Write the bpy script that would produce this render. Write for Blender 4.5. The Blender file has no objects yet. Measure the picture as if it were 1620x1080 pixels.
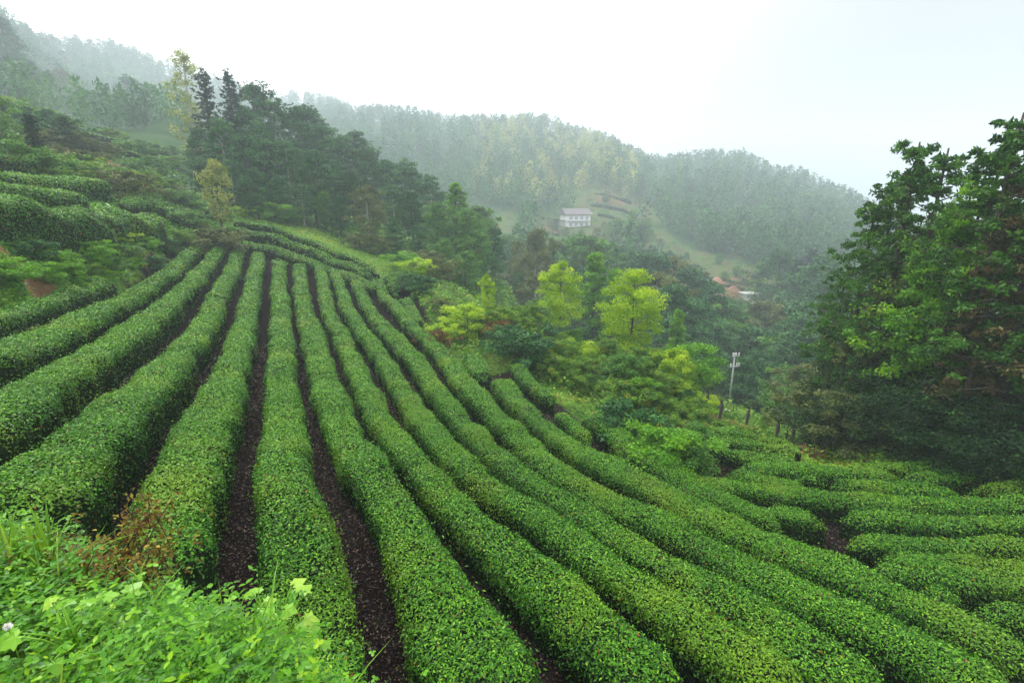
import bpy, math, random
import numpy as np
from mathutils import Vector
S = bpy.context.scene
C = S.collection
rad = math.radians

# ------------------------------------------------------------------ camera
PITCH = rad(14.7); FPX = 800.0
cd = bpy.data.cameras.new('camera'); cam = bpy.data.objects.new('camera', cd); C.objects.link(cam)
cd.sensor_width = 36; cd.lens = FPX / 1620 * 36; cd.clip_start = 0.05; cd.clip_end = 3000
cam.rotation_euler = (math.pi / 2 - PITCH, 0, 0)
S.camera = cam

# ------------------------------------------------------------------ sky, sun, exposure
SUN_EL, SUN_AZ = rad(58), rad(-35)      # azimuth measured from +Y (view direction) towards +X
w = bpy.data.worlds.new('World'); S.world = w; w.use_nodes = True
nt = w.node_tree; nt.nodes.clear()
out = nt.nodes.new('ShaderNodeOutputWorld')
sky = nt.nodes.new('ShaderNodeTexSky'); sky.sky_type = 'NISHITA'; sky.sun_disc = False
sky.sun_elevation = SUN_EL; sky.sun_rotation = SUN_AZ; sky.air_density = 1.0; sky.dust_density = 3.0
b1 = nt.nodes.new('ShaderNodeBackground'); b1.inputs[1].default_value = 0.05
hsv = nt.nodes.new('ShaderNodeHueSaturation'); hsv.inputs['Saturation'].default_value = 0.02; hsv.inputs['Hue'].default_value = 0.5; hsv.inputs['Value'].default_value = 0.9; nt.links.new(sky.outputs[0], hsv.inputs['Color']); tw = nt.nodes.new('ShaderNodeMix'); tw.data_type = 'RGBA'; tw.blend_type = 'MULTIPLY'; tw.inputs[0].default_value = 1; tw.inputs[7].default_value = (1.0, .93, .97, 1); nt.links.new(hsv.outputs[0], tw.inputs[6]); nt.links.new(tw.outputs[2], b1.inputs[0])
tc = nt.nodes.new('ShaderNodeTexCoord'); nz = nt.nodes.new('ShaderNodeTexNoise')
nz.inputs['Scale'].default_value = 1.6; nz.inputs['Detail'].default_value = 5; nz.inputs['Roughness'].default_value = 0.5
nt.links.new(tc.outputs['Generated'], nz.inputs['Vector'])
cr = nt.nodes.new('ShaderNodeValToRGB')
cr.color_ramp.elements[0].position = 0.30; cr.color_ramp.elements[0].color = (0.93, 0.90, 0.92, 1)
cr.color_ramp.elements[1].position = 0.55; cr.color_ramp.elements[1].color = (1.0, 0.985, 0.95, 1)
nt.links.new(nz.outputs[0], cr.inputs[0])
b2 = nt.nodes.new('ShaderNodeBackground'); b2.inputs[1].default_value = 1.15
nt.links.new(cr.outputs[0], b2.inputs[0])
# the cloud deck is thinner to the right, low over the valley
sx = nt.nodes.new('ShaderNodeVectorMath'); sx.operation = 'DOT_PRODUCT'
sx.inputs[1].default_value = (0.60, 0.80, 0.03)
nt.links.new(tc.outputs['Generated'], sx.inputs[0])
mr = nt.nodes.new('ShaderNodeMapRange'); mr.interpolation_type = 'SMOOTHSTEP'
mr.inputs[1].default_value = 0.80; mr.inputs[2].default_value = 1.0; mr.inputs[3].default_value = 0.85; mr.inputs[4].default_value = 0.0
nt.links.new(sx.outputs['Value'], mr.inputs[0])
mx = nt.nodes.new('ShaderNodeMixShader')
nt.links.new(mr.outputs[0], mx.inputs[0]); nt.links.new(b1.outputs[0], mx.inputs[1]); nt.links.new(b2.outputs[0], mx.inputs[2])
nt.links.new(mx.outputs[0], out.inputs[0])

sl = bpy.data.lights.new('sun', 'SUN'); sl.energy = 2.0; sl.angle = rad(20); sl.color = (1, .97, .92)
so = bpy.data.objects.new('sun', sl); C.objects.link(so)
sd = Vector((math.sin(SUN_AZ) * math.cos(SUN_EL), math.cos(SUN_AZ) * math.cos(SUN_EL), math.sin(SUN_EL)))
so.rotation_euler = sd.to_track_quat('Z', 'Y').to_euler()
S.view_settings.view_transform = 'Standard'; S.view_settings.look = 'None'; S.view_settings.gamma = 1
S.view_settings.exposure = 1.1
S.cycles.use_denoising = True
S.cycles.volume_bounces = 1
S.cycles.max_bounces = 6; S.cycles.diffuse_bounces = 2; S.cycles.glossy_bounces = 2; S.cycles.transmission_bounces = 3

# ------------------------------------------------------------------ maths
def ray(u, v):
    a = (np.asarray(u, float) - 810) / FPX; b = (np.asarray(v, float) - 540) / FPX
    return np.stack([a, np.cos(PITCH) - b * np.sin(PITCH), -np.sin(PITCH) - b * np.cos(PITCH)], -1)
def at_r(u, v, r):
    d = ray(u, v); return d * (r / np.hypot(d[..., 0], d[..., 1]))[..., None]
# depth law of the tea field, fitted so that neighbouring rows keep one spacing on the ground
Q = np.array([0.0752, -0.0402, 0.1019, 0.0168, -0.0343, 0.0273, 0.0002, 0.0042, 0.0095, -0.0168]) / 0.9
def field_pt(u, v):
    x = (np.asarray(u, float) - 700) / 600; y = (np.asarray(v, float) - 700) / 350
    B = np.stack([1 + 0 * x, x, y, x * x, x * y, y * y, x ** 3, x * x * y, x * y * y, y ** 3], -1)
    wq = np.maximum(B @ Q, 0.018)
    return ray(u, v) / wq[..., None]
def resample(P, step):
    P = np.asarray(P, float); s = np.r_[0, np.cumsum(np.linalg.norm(np.diff(P[:, :2], axis=0), axis=1))]
    n = max(4, int(s[-1] / step) + 1); t = np.linspace(0, s[-1], n)
    return np.stack([np.interp(t, s, P[:, k]) for k in range(P.shape[1])], -1)
def smooth(P, k):
    for _ in range(k):
        Qv = P.copy(); Qv[1:-1] = (P[:-2] + 2 * P[1:-1] + P[2:]) / 4; P = Qv
    return P
def vnoise(x, y, seed=0, freq=1.0):
    """smooth value noise, -1..1"""
    x = np.asarray(x) * freq + 1000.3; y = np.asarray(y) * freq + 1000.7
    xi = np.floor(x).astype(np.int64); yi = np.floor(y).astype(np.int64); fx = x - xi; fy = y - yi
    def h(a, b):
        n = (a * 374761393 + b * 668265263 + seed * 974711) & 0x7fffffff
        n = ((n ^ (n >> 13)) * 1274126177) & 0x7fffffff
        return ((n ^ (n >> 16)) & 0xffff) / 32767.5 - 1
    u = fx * fx * (3 - 2 * fx); v = fy * fy * (3 - 2 * fy)
    return (h(xi, yi) * (1 - u) + h(xi + 1, yi) * u) * (1 - v) + (h(xi, yi + 1) * (1 - u) + h(xi + 1, yi + 1) * u) * v

# ------------------------------------------------------------------ hedge rows traced across the field (two edges of the clipped top)
V = {  # xL, xR, y
 'm5': [(150, 200, 443), (95, 155, 455), (50, 105, 475), (-10, 45, 495), (-60, 10, 513)],
 'm4': [(315, 338, 380), (277, 300, 410), (240, 283, 433), (187, 250, 460), (100, 195, 493), (27, 160, 517), (-50, 110, 543), (-117, 60, 567)],
 'm3': [(343, 362, 383), (320, 345, 410), (283, 325, 443), (247, 295, 477), (187, 270, 510), (117, 225, 543), (67, 190, 567), (0, 140, 593), (-67, 110, 627), (-170, 60, 690)],
 'm2': [(370, 388, 390), (353, 378, 427), (330, 363, 460), (317, 353, 493), (283, 338, 527), (247, 318, 560), (200, 300, 593), (140, 280, 627), (90, 250, 660), (23, 222, 693), (-50, 190, 740), (-120, 160, 790)],
 'm1': [(400, 418, 397), (385, 413, 450), (367, 407, 510), (347, 397, 560), (318, 392, 593), (300, 388, 627), (267, 383, 660), (247, 373, 693), (230, 363, 720), (197, 350, 753), (185, 340, 787), (182, 338, 840), (205, 330, 880)],
 '0': [(434, 450, 410), (428, 455, 471), (425, 464, 527), (423, 467, 582), (417, 478, 638), (408, 493, 720), (403, 513, 787), (395, 533, 853), (393, 563, 920), (397, 577, 987), (400, 593, 1053), (402, 612, 1120)],
 '1': [(462, 481, 416), (466, 490, 471), (470, 500, 499), (476, 514, 527), (486, 531, 582), (500, 553, 638), (535, 600, 720), (567, 652, 787), (600, 707, 853), (637, 762, 920), (657, 810, 987), (673, 877, 1053), (700, 930, 1120)],
 '2': [(495, 514, 421), (503, 528, 471), (508, 537, 499), (524, 553, 527), (545, 585, 582), (568, 613, 638), (628, 677, 720), (645, 707, 753), (673, 748, 787), (710, 783, 820), (745, 825, 853), (782, 867, 887), (805, 910, 920), (833, 960, 953), (865, 1010, 987), (890, 1060, 1020), (910, 1110, 1053), (950, 1200, 1110)],
 '3': [(521, 537, 427), (535, 553, 471), (547, 565, 499), (557, 584, 520), (577, 602, 540), (602, 634, 582), (628, 670, 638), (697, 740, 720), (740, 793, 757), (800, 850, 800), (840, 892, 827), (890, 935, 860), (950, 1035, 920), (1000, 1090, 953), (1075, 1175, 1010), (1120, 1260, 1060), (1190, 1380, 1120)],
 '4': [(552, 572, 443), (570, 590, 480), (583, 612, 510), (617, 653, 540), (650, 684, 582), (690, 725, 638), (760, 803, 720), (800, 835, 747), (860, 905, 787), (905, 948, 810), (955, 1015, 850), (1000, 1078, 883), (1060, 1145, 920), (1110, 1220, 955), (1180, 1318, 1010), (1240, 1400, 1060), (1320, 1510, 1120)],
 '5': [(584, 606, 443), (610, 630, 480), (640, 663, 515), (667, 706, 540), (710, 753, 600), (750, 790, 638), (827, 877, 720), (865, 935, 757), (925, 1005, 790), (975, 1078, 820), (1050, 1137, 850), (1110, 1230, 890), (1180, 1295, 920), (1250, 1363, 955), (1320, 1437, 990), (1400, 1500, 1025), (1450, 1600, 1075), (1530, 1710, 1130)],
 '6': [(767, 813, 600), (815, 850, 650), (873, 910, 700), (907, 970, 722), (960, 1035, 757), (1020, 1080, 782), (1090, 1170, 815), (1150, 1250, 848), (1240, 1350, 880), (1310, 1410, 915), (1390, 1480, 950), (1460, 1560, 985), (1530, 1620, 1020), (1600, 1720, 1060)],
 '7a': [(868, 893, 648), (893, 915, 667), (905, 938, 683), (915, 943, 695)],
 '6a': [(600, 618, 440), (608, 630, 450), (618, 640, 464)],
 '6b': [(627, 646, 473), (633, 662, 490), (645, 672, 510)],
 '6c': [(727, 752, 560), (733, 775, 577), (742, 794, 594)],
 '6d': [(805, 828, 573), (820, 850, 593), (838, 872, 612), (862, 885, 630)],
}
H = {  # yTop, yBot, x
 '7b': [(650, 663, 922), (655, 685, 960), (665, 705, 980), (698, 735, 1007), (720, 750, 1040), (745, 778, 1080), (757, 797, 1113), (768, 805, 1147), (783, 815, 1180), (800, 828, 1213), (818, 840, 1240)],
 'R0': [(785, 798, 1200), (797, 812, 1240), (805, 820, 1280), (810, 826, 1312)],
 'RA': [(737, 747, 1070), (742, 753, 1110), (750, 765, 1150), (755, 773, 1190), (758, 779, 1230), (773, 790, 1300), (778, 798, 1400), (781, 803, 1500), (784, 806, 1610), (788, 812, 1720)],
 'RB': [(738, 746, 1145), (742, 752, 1200), (752, 760, 1250), (766, 771, 1290)],
 'RC': [(744, 752, 1255), (746, 756, 1285), (750, 760, 1308)],
 'RD': [(753, 763, 1316), (758, 768, 1370), (763, 772, 1430), (766, 775, 1500), (769, 777, 1530)],
 'RE': [(761, 770, 1535), (766, 774, 1575), (772, 780, 1640), (776, 784, 1720)],
 'RF': [(746, 752, 1432), (744, 754, 1480), (743, 754, 1550), (743, 755, 1630), (743, 757, 1730)],
 'RG': [(731, 735, 1170), (733, 739, 1250), (738, 744, 1330), (743, 748, 1400), (746, 751, 1436)],
 'RH': [(731, 735, 1330), (733, 738, 1420), (736, 741, 1530), (737, 742, 1640)],
 'R1': [(803, 815, 1335), (806, 820, 1400), (812, 828, 1500), (820, 838, 1610), (828, 848, 1720)],
 'R2': [(846, 852, 1345), (843, 855, 1400), (850, 860, 1500), (858, 868, 1620), (864, 876, 1720)],
 'R2b': [(869, 876, 1390), (866, 880, 1430), (868, 886, 1500), (885, 902, 1630), (900, 920, 1730)],
 'R3': [(884, 893, 1385), (884, 900, 1440), (890, 908, 1520), (900, 922, 1630), (915, 940, 1730)],
 'R3b': [(912, 930, 1455), (918, 940, 1500), (930, 948, 1540)],
 'R4': [(948, 960, 1540), (946, 972, 1580), (952, 982, 1660), (965, 1000, 1740)],
}
ROWS = {}
for k, L in V.items():
    a = np.array([(p[0], p[2]) for p in L], float); b = np.array([(p[1], p[2]) for p in L], float); ROWS[k] = (a, b)
for k, L in H.items():
    a = np.array([(p[2], p[0]) for p in L], float); b = np.array([(p[2], p[1]) for p in L], float); ROWS[k] = (a, b)
HEDGE_H = 0.70
CENT = {}
for k, (a, b) in ROWS.items():
    m = (a + b) / 2
    s = np.r_[0, np.cumsum(np.linalg.norm(np.diff(m, axis=0), axis=1))]; t = np.linspace(0, s[-1], 40)
    f = lambda c: np.stack([np.interp(t, s, c[:, 0]), np.interp(t, s, c[:, 1])], -1)
    A, B, M = [field_pt(*f(c).T) for c in (a, b, m)]
    T = np.gradient(M[:, :2], axis=0); T /= np.linalg.norm(T, axis=1)[:, None] + 1e-9
    D = (B - A)[:, :2]; wd = np.abs(D[:, 0] * T[:, 1] - D[:, 1] * T[:, 0])
    P = resample(np.c_[M, wd], 0.5)
    big = k in ('m1', 'm2', 'm3', 'm4', '0', '1', '2', '3', '4', '5', '6', 'RA', 'R1')
    P[:, 3] = np.clip(smooth(P[:, 3:4], 12)[:, 0], 0.86 if big else 0.6, 1.12)
    if k[0] == 'R' and k not in ('R3b', 'RC'): P[:, 3] = np.clip(smooth(P[:, 3:4], 30)[:, 0], .9, 1.0); P[:, :3] = smooth(P[:, :3], 12)
    if k in ('R2', 'R2b'): P[:, 3] *= .8
    P[:, :3] = smooth(P[:, :3], 3)
    CENT[k] = P

# ------------------------------------------------------------------ the land: one surface through everything that is seen
ctrl = []
for k, P in CENT.items():
    n = max(2, len(P) // 6)
    for i in np.linspace(0, len(P) - 1, n).astype(int):
        ctrl.append(tuple(P[i, :3] - np.array([0, 0, HEDGE_H])))
def cp(*pts):
    for u, v, r in pts: ctrl.append(tuple(at_r(u, v, r)))
def cz(*pts):
    for u, r, z in pts:
        d = at_r(u, 400, r); ctrl.append((d[0], d[1], z))
# foreground weed bank under the camera
for x, y, z in [(0, 0, -1.6), (-2, 1.2, -1.5), (-4, 1.5, -1.4), (-0.6, .7, -1.66), (.8, -.4, -1.75), (-.84, 1.48, -1.66), (-1.3, 1.65, -1.68), (-1.77, 1.77, -1.62), (-2.19, 1.9, -1.58), (-.45, 1.2, -1.66), (.15, .8, -1.8), (-3.2, 2.2, -1.6), (-4.6, 2.6, -1.7), (2, -2, -2.0), (-2, -3, -1.4), (-6, -3, -.8),
                (-3.0, 3.0, -2.5), (-2.1, 2.9, -3.0), (-1.2, 2.6, -3.5), (-.5, 2.2, -3.9), (.5, 1.7, -4.2), (1.3, 1.2, -4.5), (2.4, 0.2, -5.0), (-7, 1.5, -1.2), (4, -3, -5.6), (-4, -12, -1), (10, -12, -8), (-20, -15, 5), (20, -5, -9),
                (0, -60, -5), (60, -60, -22), (-60, -60, 18), (-100, 0, 30), (120, 0, -35), (14, 3, -7.2), (-9, 5.5, -2.6), (-10, 3, -1.2), (-14, 3, 0.2)]:
    ctrl.append((x, y, z))
# left bank, upper terrace and the slope above
cp((0, 478, 21.6), (60, 464, 24), (130, 448, 27.5), (190, 428, 31), (250, 398, 38), (300, 372, 47),
   (0, 400, 23.6), (70, 400, 26), (140, 398, 29), (200, 374, 35), (255, 357, 42), (300, 350, 51),
   (0, 378, 26), (100, 356, 32), (0, 340, 30), (180, 344, 37), (100, 320, 38), (0, 305, 36), (240, 332, 50), (180, 310, 48),
   (310, 338, 58), (250, 312, 62), (200, 290, 60), (100, 280, 52), (20, 262, 46), (330, 318, 62), (280, 290, 70), (200, 262, 68), (100, 250, 60), (0, 225, 55),
   (0, 190, 75), (100, 215, 82), (200, 228, 95), (280, 240, 100), (220, 205, 150), (120, 190, 145), (0, 160, 140), (-250, 260, 40), (-250, 180, 80), (-250, 340, 26), (-250, 100, 200), (-150, 420, 20), (-300, 430, 17))
# crest behind the rows and the spur under the dark wood
cp((380, 372, 49), (430, 378, 47.5), (500, 402, 45), (560, 425, 42.5), (620, 445, 39), (660, 470, 34),
   (380, 350, 56), (450, 362, 55), (530, 385, 54), (600, 408, 52), (660, 430, 49), (720, 458, 44), (770, 480, 42),
   (350, 318, 70), (450, 320, 76), (560, 335, 76), (680, 375, 72), (760, 420, 66), (800, 452, 60))
cz((380, 110, 8), (500, 115, 0), (620, 110, -8), (720, 100, -15), (800, 90, -18), (300, 150, 20))
# shrubby slope right of the field, dropping into the valley
for u, v, k_ in [(705, 500, 1), (735, 520, 1), (790, 545, 1), (850, 575, 1), (890, 605, 1), (930, 628, 1), (985, 650, 1), (1030, 680, 1), (1065, 710, 1), (1105, 732, 1), (760, 500, 1.12), (830, 530, 1.12), (900, 570, 1.12), (960, 605, 1.12), (1010, 640, 1.1), (1060, 680, 1.1)]:
    ctrl.append(tuple(field_pt(u, v) * k_ - np.array([0, 0, .9 if k_ == 1 else 1.0])))
cp((770, 500, 33), (830, 520, 32), (890, 535, 33), (950, 560, 29), (1005, 578, 28), (1060, 610, 26), (900, 560, 27), (970, 590, 24), (1030, 620, 23), (720, 480, 35))
cp((1110, 722, 15.5), (1130, 708, 17.5), (1170, 722, 17.2), (1200, 708, 19.5), (1260, 728, 18.5), (1280, 730, 20), (1150, 690, 20.5), (1110, 672, 22),
   (1110, 655, 25), (1160, 678, 24.5), (1210, 697, 23.5), (1270, 720, 22.5), (1300, 732, 21.5), (1130, 650, 30), (1170, 655, 33), (1230, 680, 31), (1280, 700, 30))
cz((760, 52, -11), (850, 50, -14), (950, 46, -15), (1050, 42, -15.5), (1150, 50, -18.5), (1250, 48, -20), (1350, 44, -19), (820, 80, -20), (950, 70, -21), (1080, 75, -25), (1250, 80, -29), (1400, 80, -30),
   (900, 105, -22), (1000, 110, -25), (1150, 115, -28), (1300, 120, -30), (1500, 120, -34),
   (1350, 26, -10.2), (1450, 22, -8.6), (1550, 21, -8.2), (1650, 20, -8), (1450, 30, -12.5), (1600, 30, -12), (1750, 28, -11), (1900, 18, -8), (1600, 50, -20), (1900, 60, -20))
# far side of the valley with its fields, the house terrace and the ridge
cp((850, 400, 150), (900, 425, 140), (1000, 420, 150), (1100, 425, 160), (1150, 452, 150), (1200, 462, 150), (1250, 455, 160),
   (830, 360, 190), (908, 358, 200), (960, 352, 205), (1000, 385, 185), (850, 330, 220), (950, 305, 245), (1080, 400, 180), (1150, 398, 190), (1050, 330, 240), (1200, 360, 235), (1300, 410, 200),
   (700, 290, 240), (600, 260, 250), (800, 260, 280), (900, 250, 330), (1000, 265, 340), (1100, 280, 340), (1200, 300, 330), (1300, 335, 320), (1370, 360, 310), (1500, 430, 250),
   (560, 190, 515), (500, 200, 691), (640, 205, 515), (760, 225, 515), (860, 215, 523), (950, 235, 429), (1000, 262, 429), (1100, 262, 422), (1180, 268, 416), (1260, 290, 403), (1340, 330, 390), (1450, 400, 377),
   (450, 165, 608), (380, 150, 564), (300, 125, 544), (200, 92, 524), (130, 85, 502), (50, 75, 450), (0, 40, 397), (300, 180, 418), (200, 150, 397), (100, 130, 356), (-150, 40, 397), (450, 210, 460))
cz((0, 640, 110), (200, 700, 120), (350, 720, 90), (500, 740, 60), (650, 700, 50), (860, 680, 40), (1000, 560, 10), (1180, 540, -5), (1340, 520, -30), (1600, 500, -60),
   (0, 980, 40), (400, 980, 20), (800, 850, -10), (1200, 850, -30), (1600, 850, -50))
ctrl = np.array(ctrl)
def lp(x, y):
    r = np.hypot(x, y); k = np.log1p(r / 2.0) / np.maximum(r, 1e-6); return np.stack([x * k, y * k], -1)
CP = lp(ctrl[:, 0], ctrl[:, 1]); CS = np.log1p(np.hypot(ctrl[:, 0], ctrl[:, 1]) / 6) + .15
def phi(d2): return 0.5 * d2 * np.log(d2 + 1e-12)
n = len(CP); K = phi(((CP[:, None] - CP[None]) ** 2).sum(-1)) + np.eye(n) * 2e-4
Pm = np.c_[np.ones(n), CP]
sol = np.linalg.solve(np.block([[K, Pm], [Pm.T, np.zeros((3, 3))]]), np.r_[ctrl[:, 2] / CS, 0, 0, 0])
def zt(x, y):
    x = np.atleast_1d(np.asarray(x, float)); y = np.atleast_1d(np.asarray(y, float)); o = np.empty(x.size); xf, yf = x.ravel(), y.ravel()
    for i in range(0, x.size, 20000):
        p = lp(xf[i:i + 20000], yf[i:i + 20000]); d2 = ((p[:, None] - CP[None]) ** 2).sum(-1)
        o[i:i + 20000] = (phi(d2) @ sol[:n] + sol[n] + p @ sol[n + 1:]) * (np.log1p(np.hypot(xf[i:i + 20000], yf[i:i + 20000]) / 6) + .15)
    return o.reshape(x.shape)
def z1(x, y): return float(zt(x, y)[0])
def hit(u, v, r0=1.5, r1=500):
    rs = np.exp(np.linspace(np.log(r0), np.log(r1), 400)); P = at_r(np.full(400, u), np.full(400, v), rs)
    below = np.nonzero(P[:, 2] < zt(P[:, 0], P[:, 1]))[0]
    i = below[0] if len(below) else 399
    return P[i]

# ------------------------------------------------------------------ materials
def mat(name): m = bpy.data.materials.new(name); m.use_nodes = True; return m
def N(t, ty, **k):
    n_ = t.nodes.new(ty)
    for a, b in k.items(): setattr(n_, a, b)
    return n_
def ramp(t, fac, stops):
    r = N(t, 'ShaderNodeValToRGB'); e = r.color_ramp.elements
    while len(e) < len(stops): e.new(0.5)
    for x, (p, c) in zip(e, stops): x.position = p; x.color = (*c, 1)
    t.links.new(fac, r.inputs[0]); return r.outputs[0]
def noise(t, scale, detail=4, vec=None, rough=.55):
    q = N(t, 'ShaderNodeTexNoise'); q.inputs['Scale'].default_value = scale; q.inputs['Detail'].default_value = detail; q.inputs['Roughness'].default_value = rough
    if vec is None: vec = N(t, 'ShaderNodeTexCoord').outputs['Object']
    t.links.new(vec, q.inputs['Vector']); return q.outputs[0]
def leaf_mat(name, stops, rough=.5, trans=.3, spec=.4, patch=1.5, patch_amt=.5, patch_col=(.2, .25, .02)):
    """stops: leaf colours over the per-leaf number 'tint' (0..1)"""
    m = mat(name); t = m.node_tree; b = t.nodes['Principled BSDF']
    at = N(t, 'ShaderNodeAttribute'); at.attribute_name = 'tint'
    col = ramp(t, at.outputs['Fac'], stops)
    nz_ = noise(t, patch, 3)
    k = N(t, 'ShaderNodeMapRange'); k.inputs[1].default_value = .5; k.inputs[2].default_value = .75; k.inputs[3].default_value = 0; k.inputs[4].default_value = patch_amt
    t.links.new(nz_, k.inputs[0])
    mxx = N(t, 'ShaderNodeMix', data_type='RGBA'); t.links.new(k.outputs[0], mxx.inputs[0]); t.links.new(col, mxx.inputs[6]); mxx.inputs[7].default_value = (*patch_col, 1)
    t.links.new(mxx.outputs[2], b.inputs['Base Color'])
    b.inputs['Roughness'].default_value = rough; b.inputs['Specular IOR Level'].default_value = spec
    tr = N(t, 'ShaderNodeBsdfTranslucent'); hs = N(t, 'ShaderNodeHueSaturation'); hs.inputs['Value'].default_value = 1.15; hs.inputs['Hue'].default_value = .49
    t.links.new(mxx.outputs[2], hs.inputs['Color']); t.links.new(hs.outputs[0], tr.inputs[0])
    ms = N(t, 'ShaderNodeMixShader'); ms.inputs[0].default_value = trans
    t.links.new(b.outputs[0], ms.inputs[1]); t.links.new(tr.outputs[0], ms.inputs[2]); t.links.new(ms.outputs[0], t.nodes['Material Output'].inputs[0])
    return m
def plain(name, c0, c1, scale=8, rough=.85, bump=0.0, spec=.3):
    m = mat(name); t = m.node_tree; b = t.nodes['Principled BSDF']; nn = noise(t, scale, 6)
    t.links.new(ramp(t, nn, [(.3, c0), (.7, c1)]), b.inputs['Base Color']); b.inputs['Roughness'].default_value = rough; b.inputs['Specular IOR Level'].default_value = spec
    if bump:
        bp = N(t, 'ShaderNodeBump'); bp.inputs['Strength'].default_value = bump; bp.inputs['Distance'].default_value = .05; t.links.new(nn, bp.inputs['Height']); t.links.new(bp.outputs[0], b.inputs['Normal'])
    return m
M = {}
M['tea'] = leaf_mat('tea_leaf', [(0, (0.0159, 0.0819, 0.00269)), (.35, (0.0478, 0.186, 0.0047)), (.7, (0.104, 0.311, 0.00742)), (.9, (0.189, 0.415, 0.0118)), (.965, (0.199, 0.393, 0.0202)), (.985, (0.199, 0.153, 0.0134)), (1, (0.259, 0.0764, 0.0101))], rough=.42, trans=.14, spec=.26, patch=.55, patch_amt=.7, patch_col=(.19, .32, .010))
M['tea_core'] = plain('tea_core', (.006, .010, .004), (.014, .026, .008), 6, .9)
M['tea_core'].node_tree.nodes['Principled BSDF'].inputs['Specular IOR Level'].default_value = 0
M['twig'] = plain('twig_bark', (.035, .022, .014), (.09, .06, .04), 20, .9, .3)
M['bark'] = plain('tree_bark', (.035, .03, .024), (.11, .095, .075), 9, .92, .5)
M['pale_bark'] = plain('pale_bark', (.22, .20, .17), (.40, .38, .33), 9, .9, .3)
M['dark'] = leaf_mat('dark_evergreen_leaf', [(0, (0.0138, 0.0623, 0.0132)), (.5, (0.0303, 0.128, 0.0263)), (1, (0.0688, 0.229, 0.0417))], .6, .15, .3, .2, .5, (.04, .07, .02))
M['shade'] = leaf_mat('painted_shade_leaf', [(0, (.005, .02, .005)), (.6, (.012, .045, .010)), (1, (.04, .11, .02))], .65, .15, .15, .3, .4, (.03, .05, .012))  # near-black leaf colour, the deep shade under the tall trees painted in
M['pine'] = leaf_mat('pine_needle', [(0, (0.0204, 0.0867, 0.023)), (.5, (0.0459, 0.165, 0.0376)), (1, (0.102, 0.269, 0.0522))], .6, .2, .3, .2, .5, (.07, .12, .03))
M['stand'] = leaf_mat('stand_leaf', [(0, (0.0164, 0.0731, 0.00563)), (.5, (0.0478, 0.163, 0.0126)), (1, (0.122, 0.308, 0.0211))], .6, .25, .3, .25, .6, (.10, .13, .02))
M['fir'] = leaf_mat('fir_needle', [(0, (.010, .03, .018)), (.6, (.018, .05, .028)), (1, (.035, .085, .04))], .6, .1, .3, .2, .2, (.02, .05, .02))
M['mid'] = leaf_mat('mid_green_leaf', [(0, (0.032, 0.116, 0.00968)), (.5, (0.0706, 0.218, 0.0162)), (1, (0.142, 0.341, 0.0269))], .5, .3, .35, .3, .4, (.12, .2, .03))
M['bright'] = leaf_mat('spring_green_leaf', [(0, (0.0528, 0.188, 0.00672)), (.5, (0.117, 0.331, 0.0101)), (1, (0.235, 0.486, 0.0168))], .5, .4, .3, .5, .3, (.28, .42, .02))
M['lime'] = leaf_mat('lime_yellow_leaf', [(0, (0.138, 0.3, 0.006)), (.5, (0.304, 0.504, 0.01)), (1, (0.524, 0.684, 0.03))], .5, .4, .3, .5, .3, (.40, .46, .02))
M['yellow'] = leaf_mat('pale_yellow_leaf', [(0, (.15, .20, .035)), (.5, (.30, .36, .07)), (1, (.44, .48, .14))], .6, .35, .2, .5, .3, (.30, .27, .07))
M['olive'] = leaf_mat('olive_leaf', [(0, (0.0562, 0.0813, 0.0198)), (.5, (0.106, 0.15, 0.033)), (1, (0.2, 0.237, 0.055))], .6, .25, .3, .4, .4, (.10, .12, .04))
M['rust'] = leaf_mat('rusty_leaf', [(0, (.05, .025, .010)), (.45, (.13, .075, .02)), (.7, (.24, .17, .03)), (.9, (.20, .22, .03)), (1, (.42, .32, .05))], .7, .2, .2, 2, .3, (.25, .08, .02))
M['brown'] = leaf_mat('brown_leaf', [(0, (.035, .035, .012)), (.5, (.075, .07, .02)), (1, (.15, .12, .035))], .6, .2, .3, .6, .5, (.13, .055, .02))
M['weed'] = leaf_mat('weed_leaf', [(0, (0.0186, 0.092, 0.00144)), (.3, (0.0518, 0.212, 0.00192)), (.7, (0.135, 0.368, 0.00288)), (1, (0.332, 0.515, 0.0072))], .42, .3, .3, 2.2, .45, (.16, .34, .012))
M['grass'] = leaf_mat('grass_blade', [(0, (0.066, 0.19, 0.0072)), (.6, (0.154, 0.342, 0.012)), (.95, (0.308, 0.437, 0.03)), (1, (0.44, 0.323, 0.084))], .5, .35, .35, 1, .3, (.24, .36, .03))
M['vine'] = leaf_mat('lobed_leaf', [(0, (0.125, 0.344, 0.0126)), (.6, (0.214, 0.459, 0.0252)), (1, (0.339, 0.541, 0.0504))], .42, .35, .45, 4, .2, (.30, .5, .06))
M['under'] = leaf_mat('undergrowth_leaf', [(0, (0.0418, 0.114, 0.00661)), (.4, (0.0909, 0.23, 0.0104)), (.8, (0.182, 0.378, 0.0141)), (.93, (0.307, 0.459, 0.0235)), (1, (0.279, 0.121, 0.0188))], .55, .3, .3, .35, .6, (.15, .17, .035))
M['wall'] = plain('white_render', (.74, .74, .72), (.82, .82, .80), 1.5, .8)
M['roof'] = plain('roof_tile', (.13, .12, .125), (.20, .18, .185), 3, .8)
M['glass'] = plain('window_glass', (.28, .32, .36), (.38, .42, .46), 1, .15, 0, .6)
M['concrete'] = plain('pale_concrete', (.36, .36, .34), (.50, .49, .46), 5, .85, .2)
M['ceramic'] = plain('white_ceramic', (.7, .7, .7), (.8, .8, .8), 5, .3)
M['petal'] = plain('white_petal', (.75, .72, .66), (.85, .83, .8), 30, .6)
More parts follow.
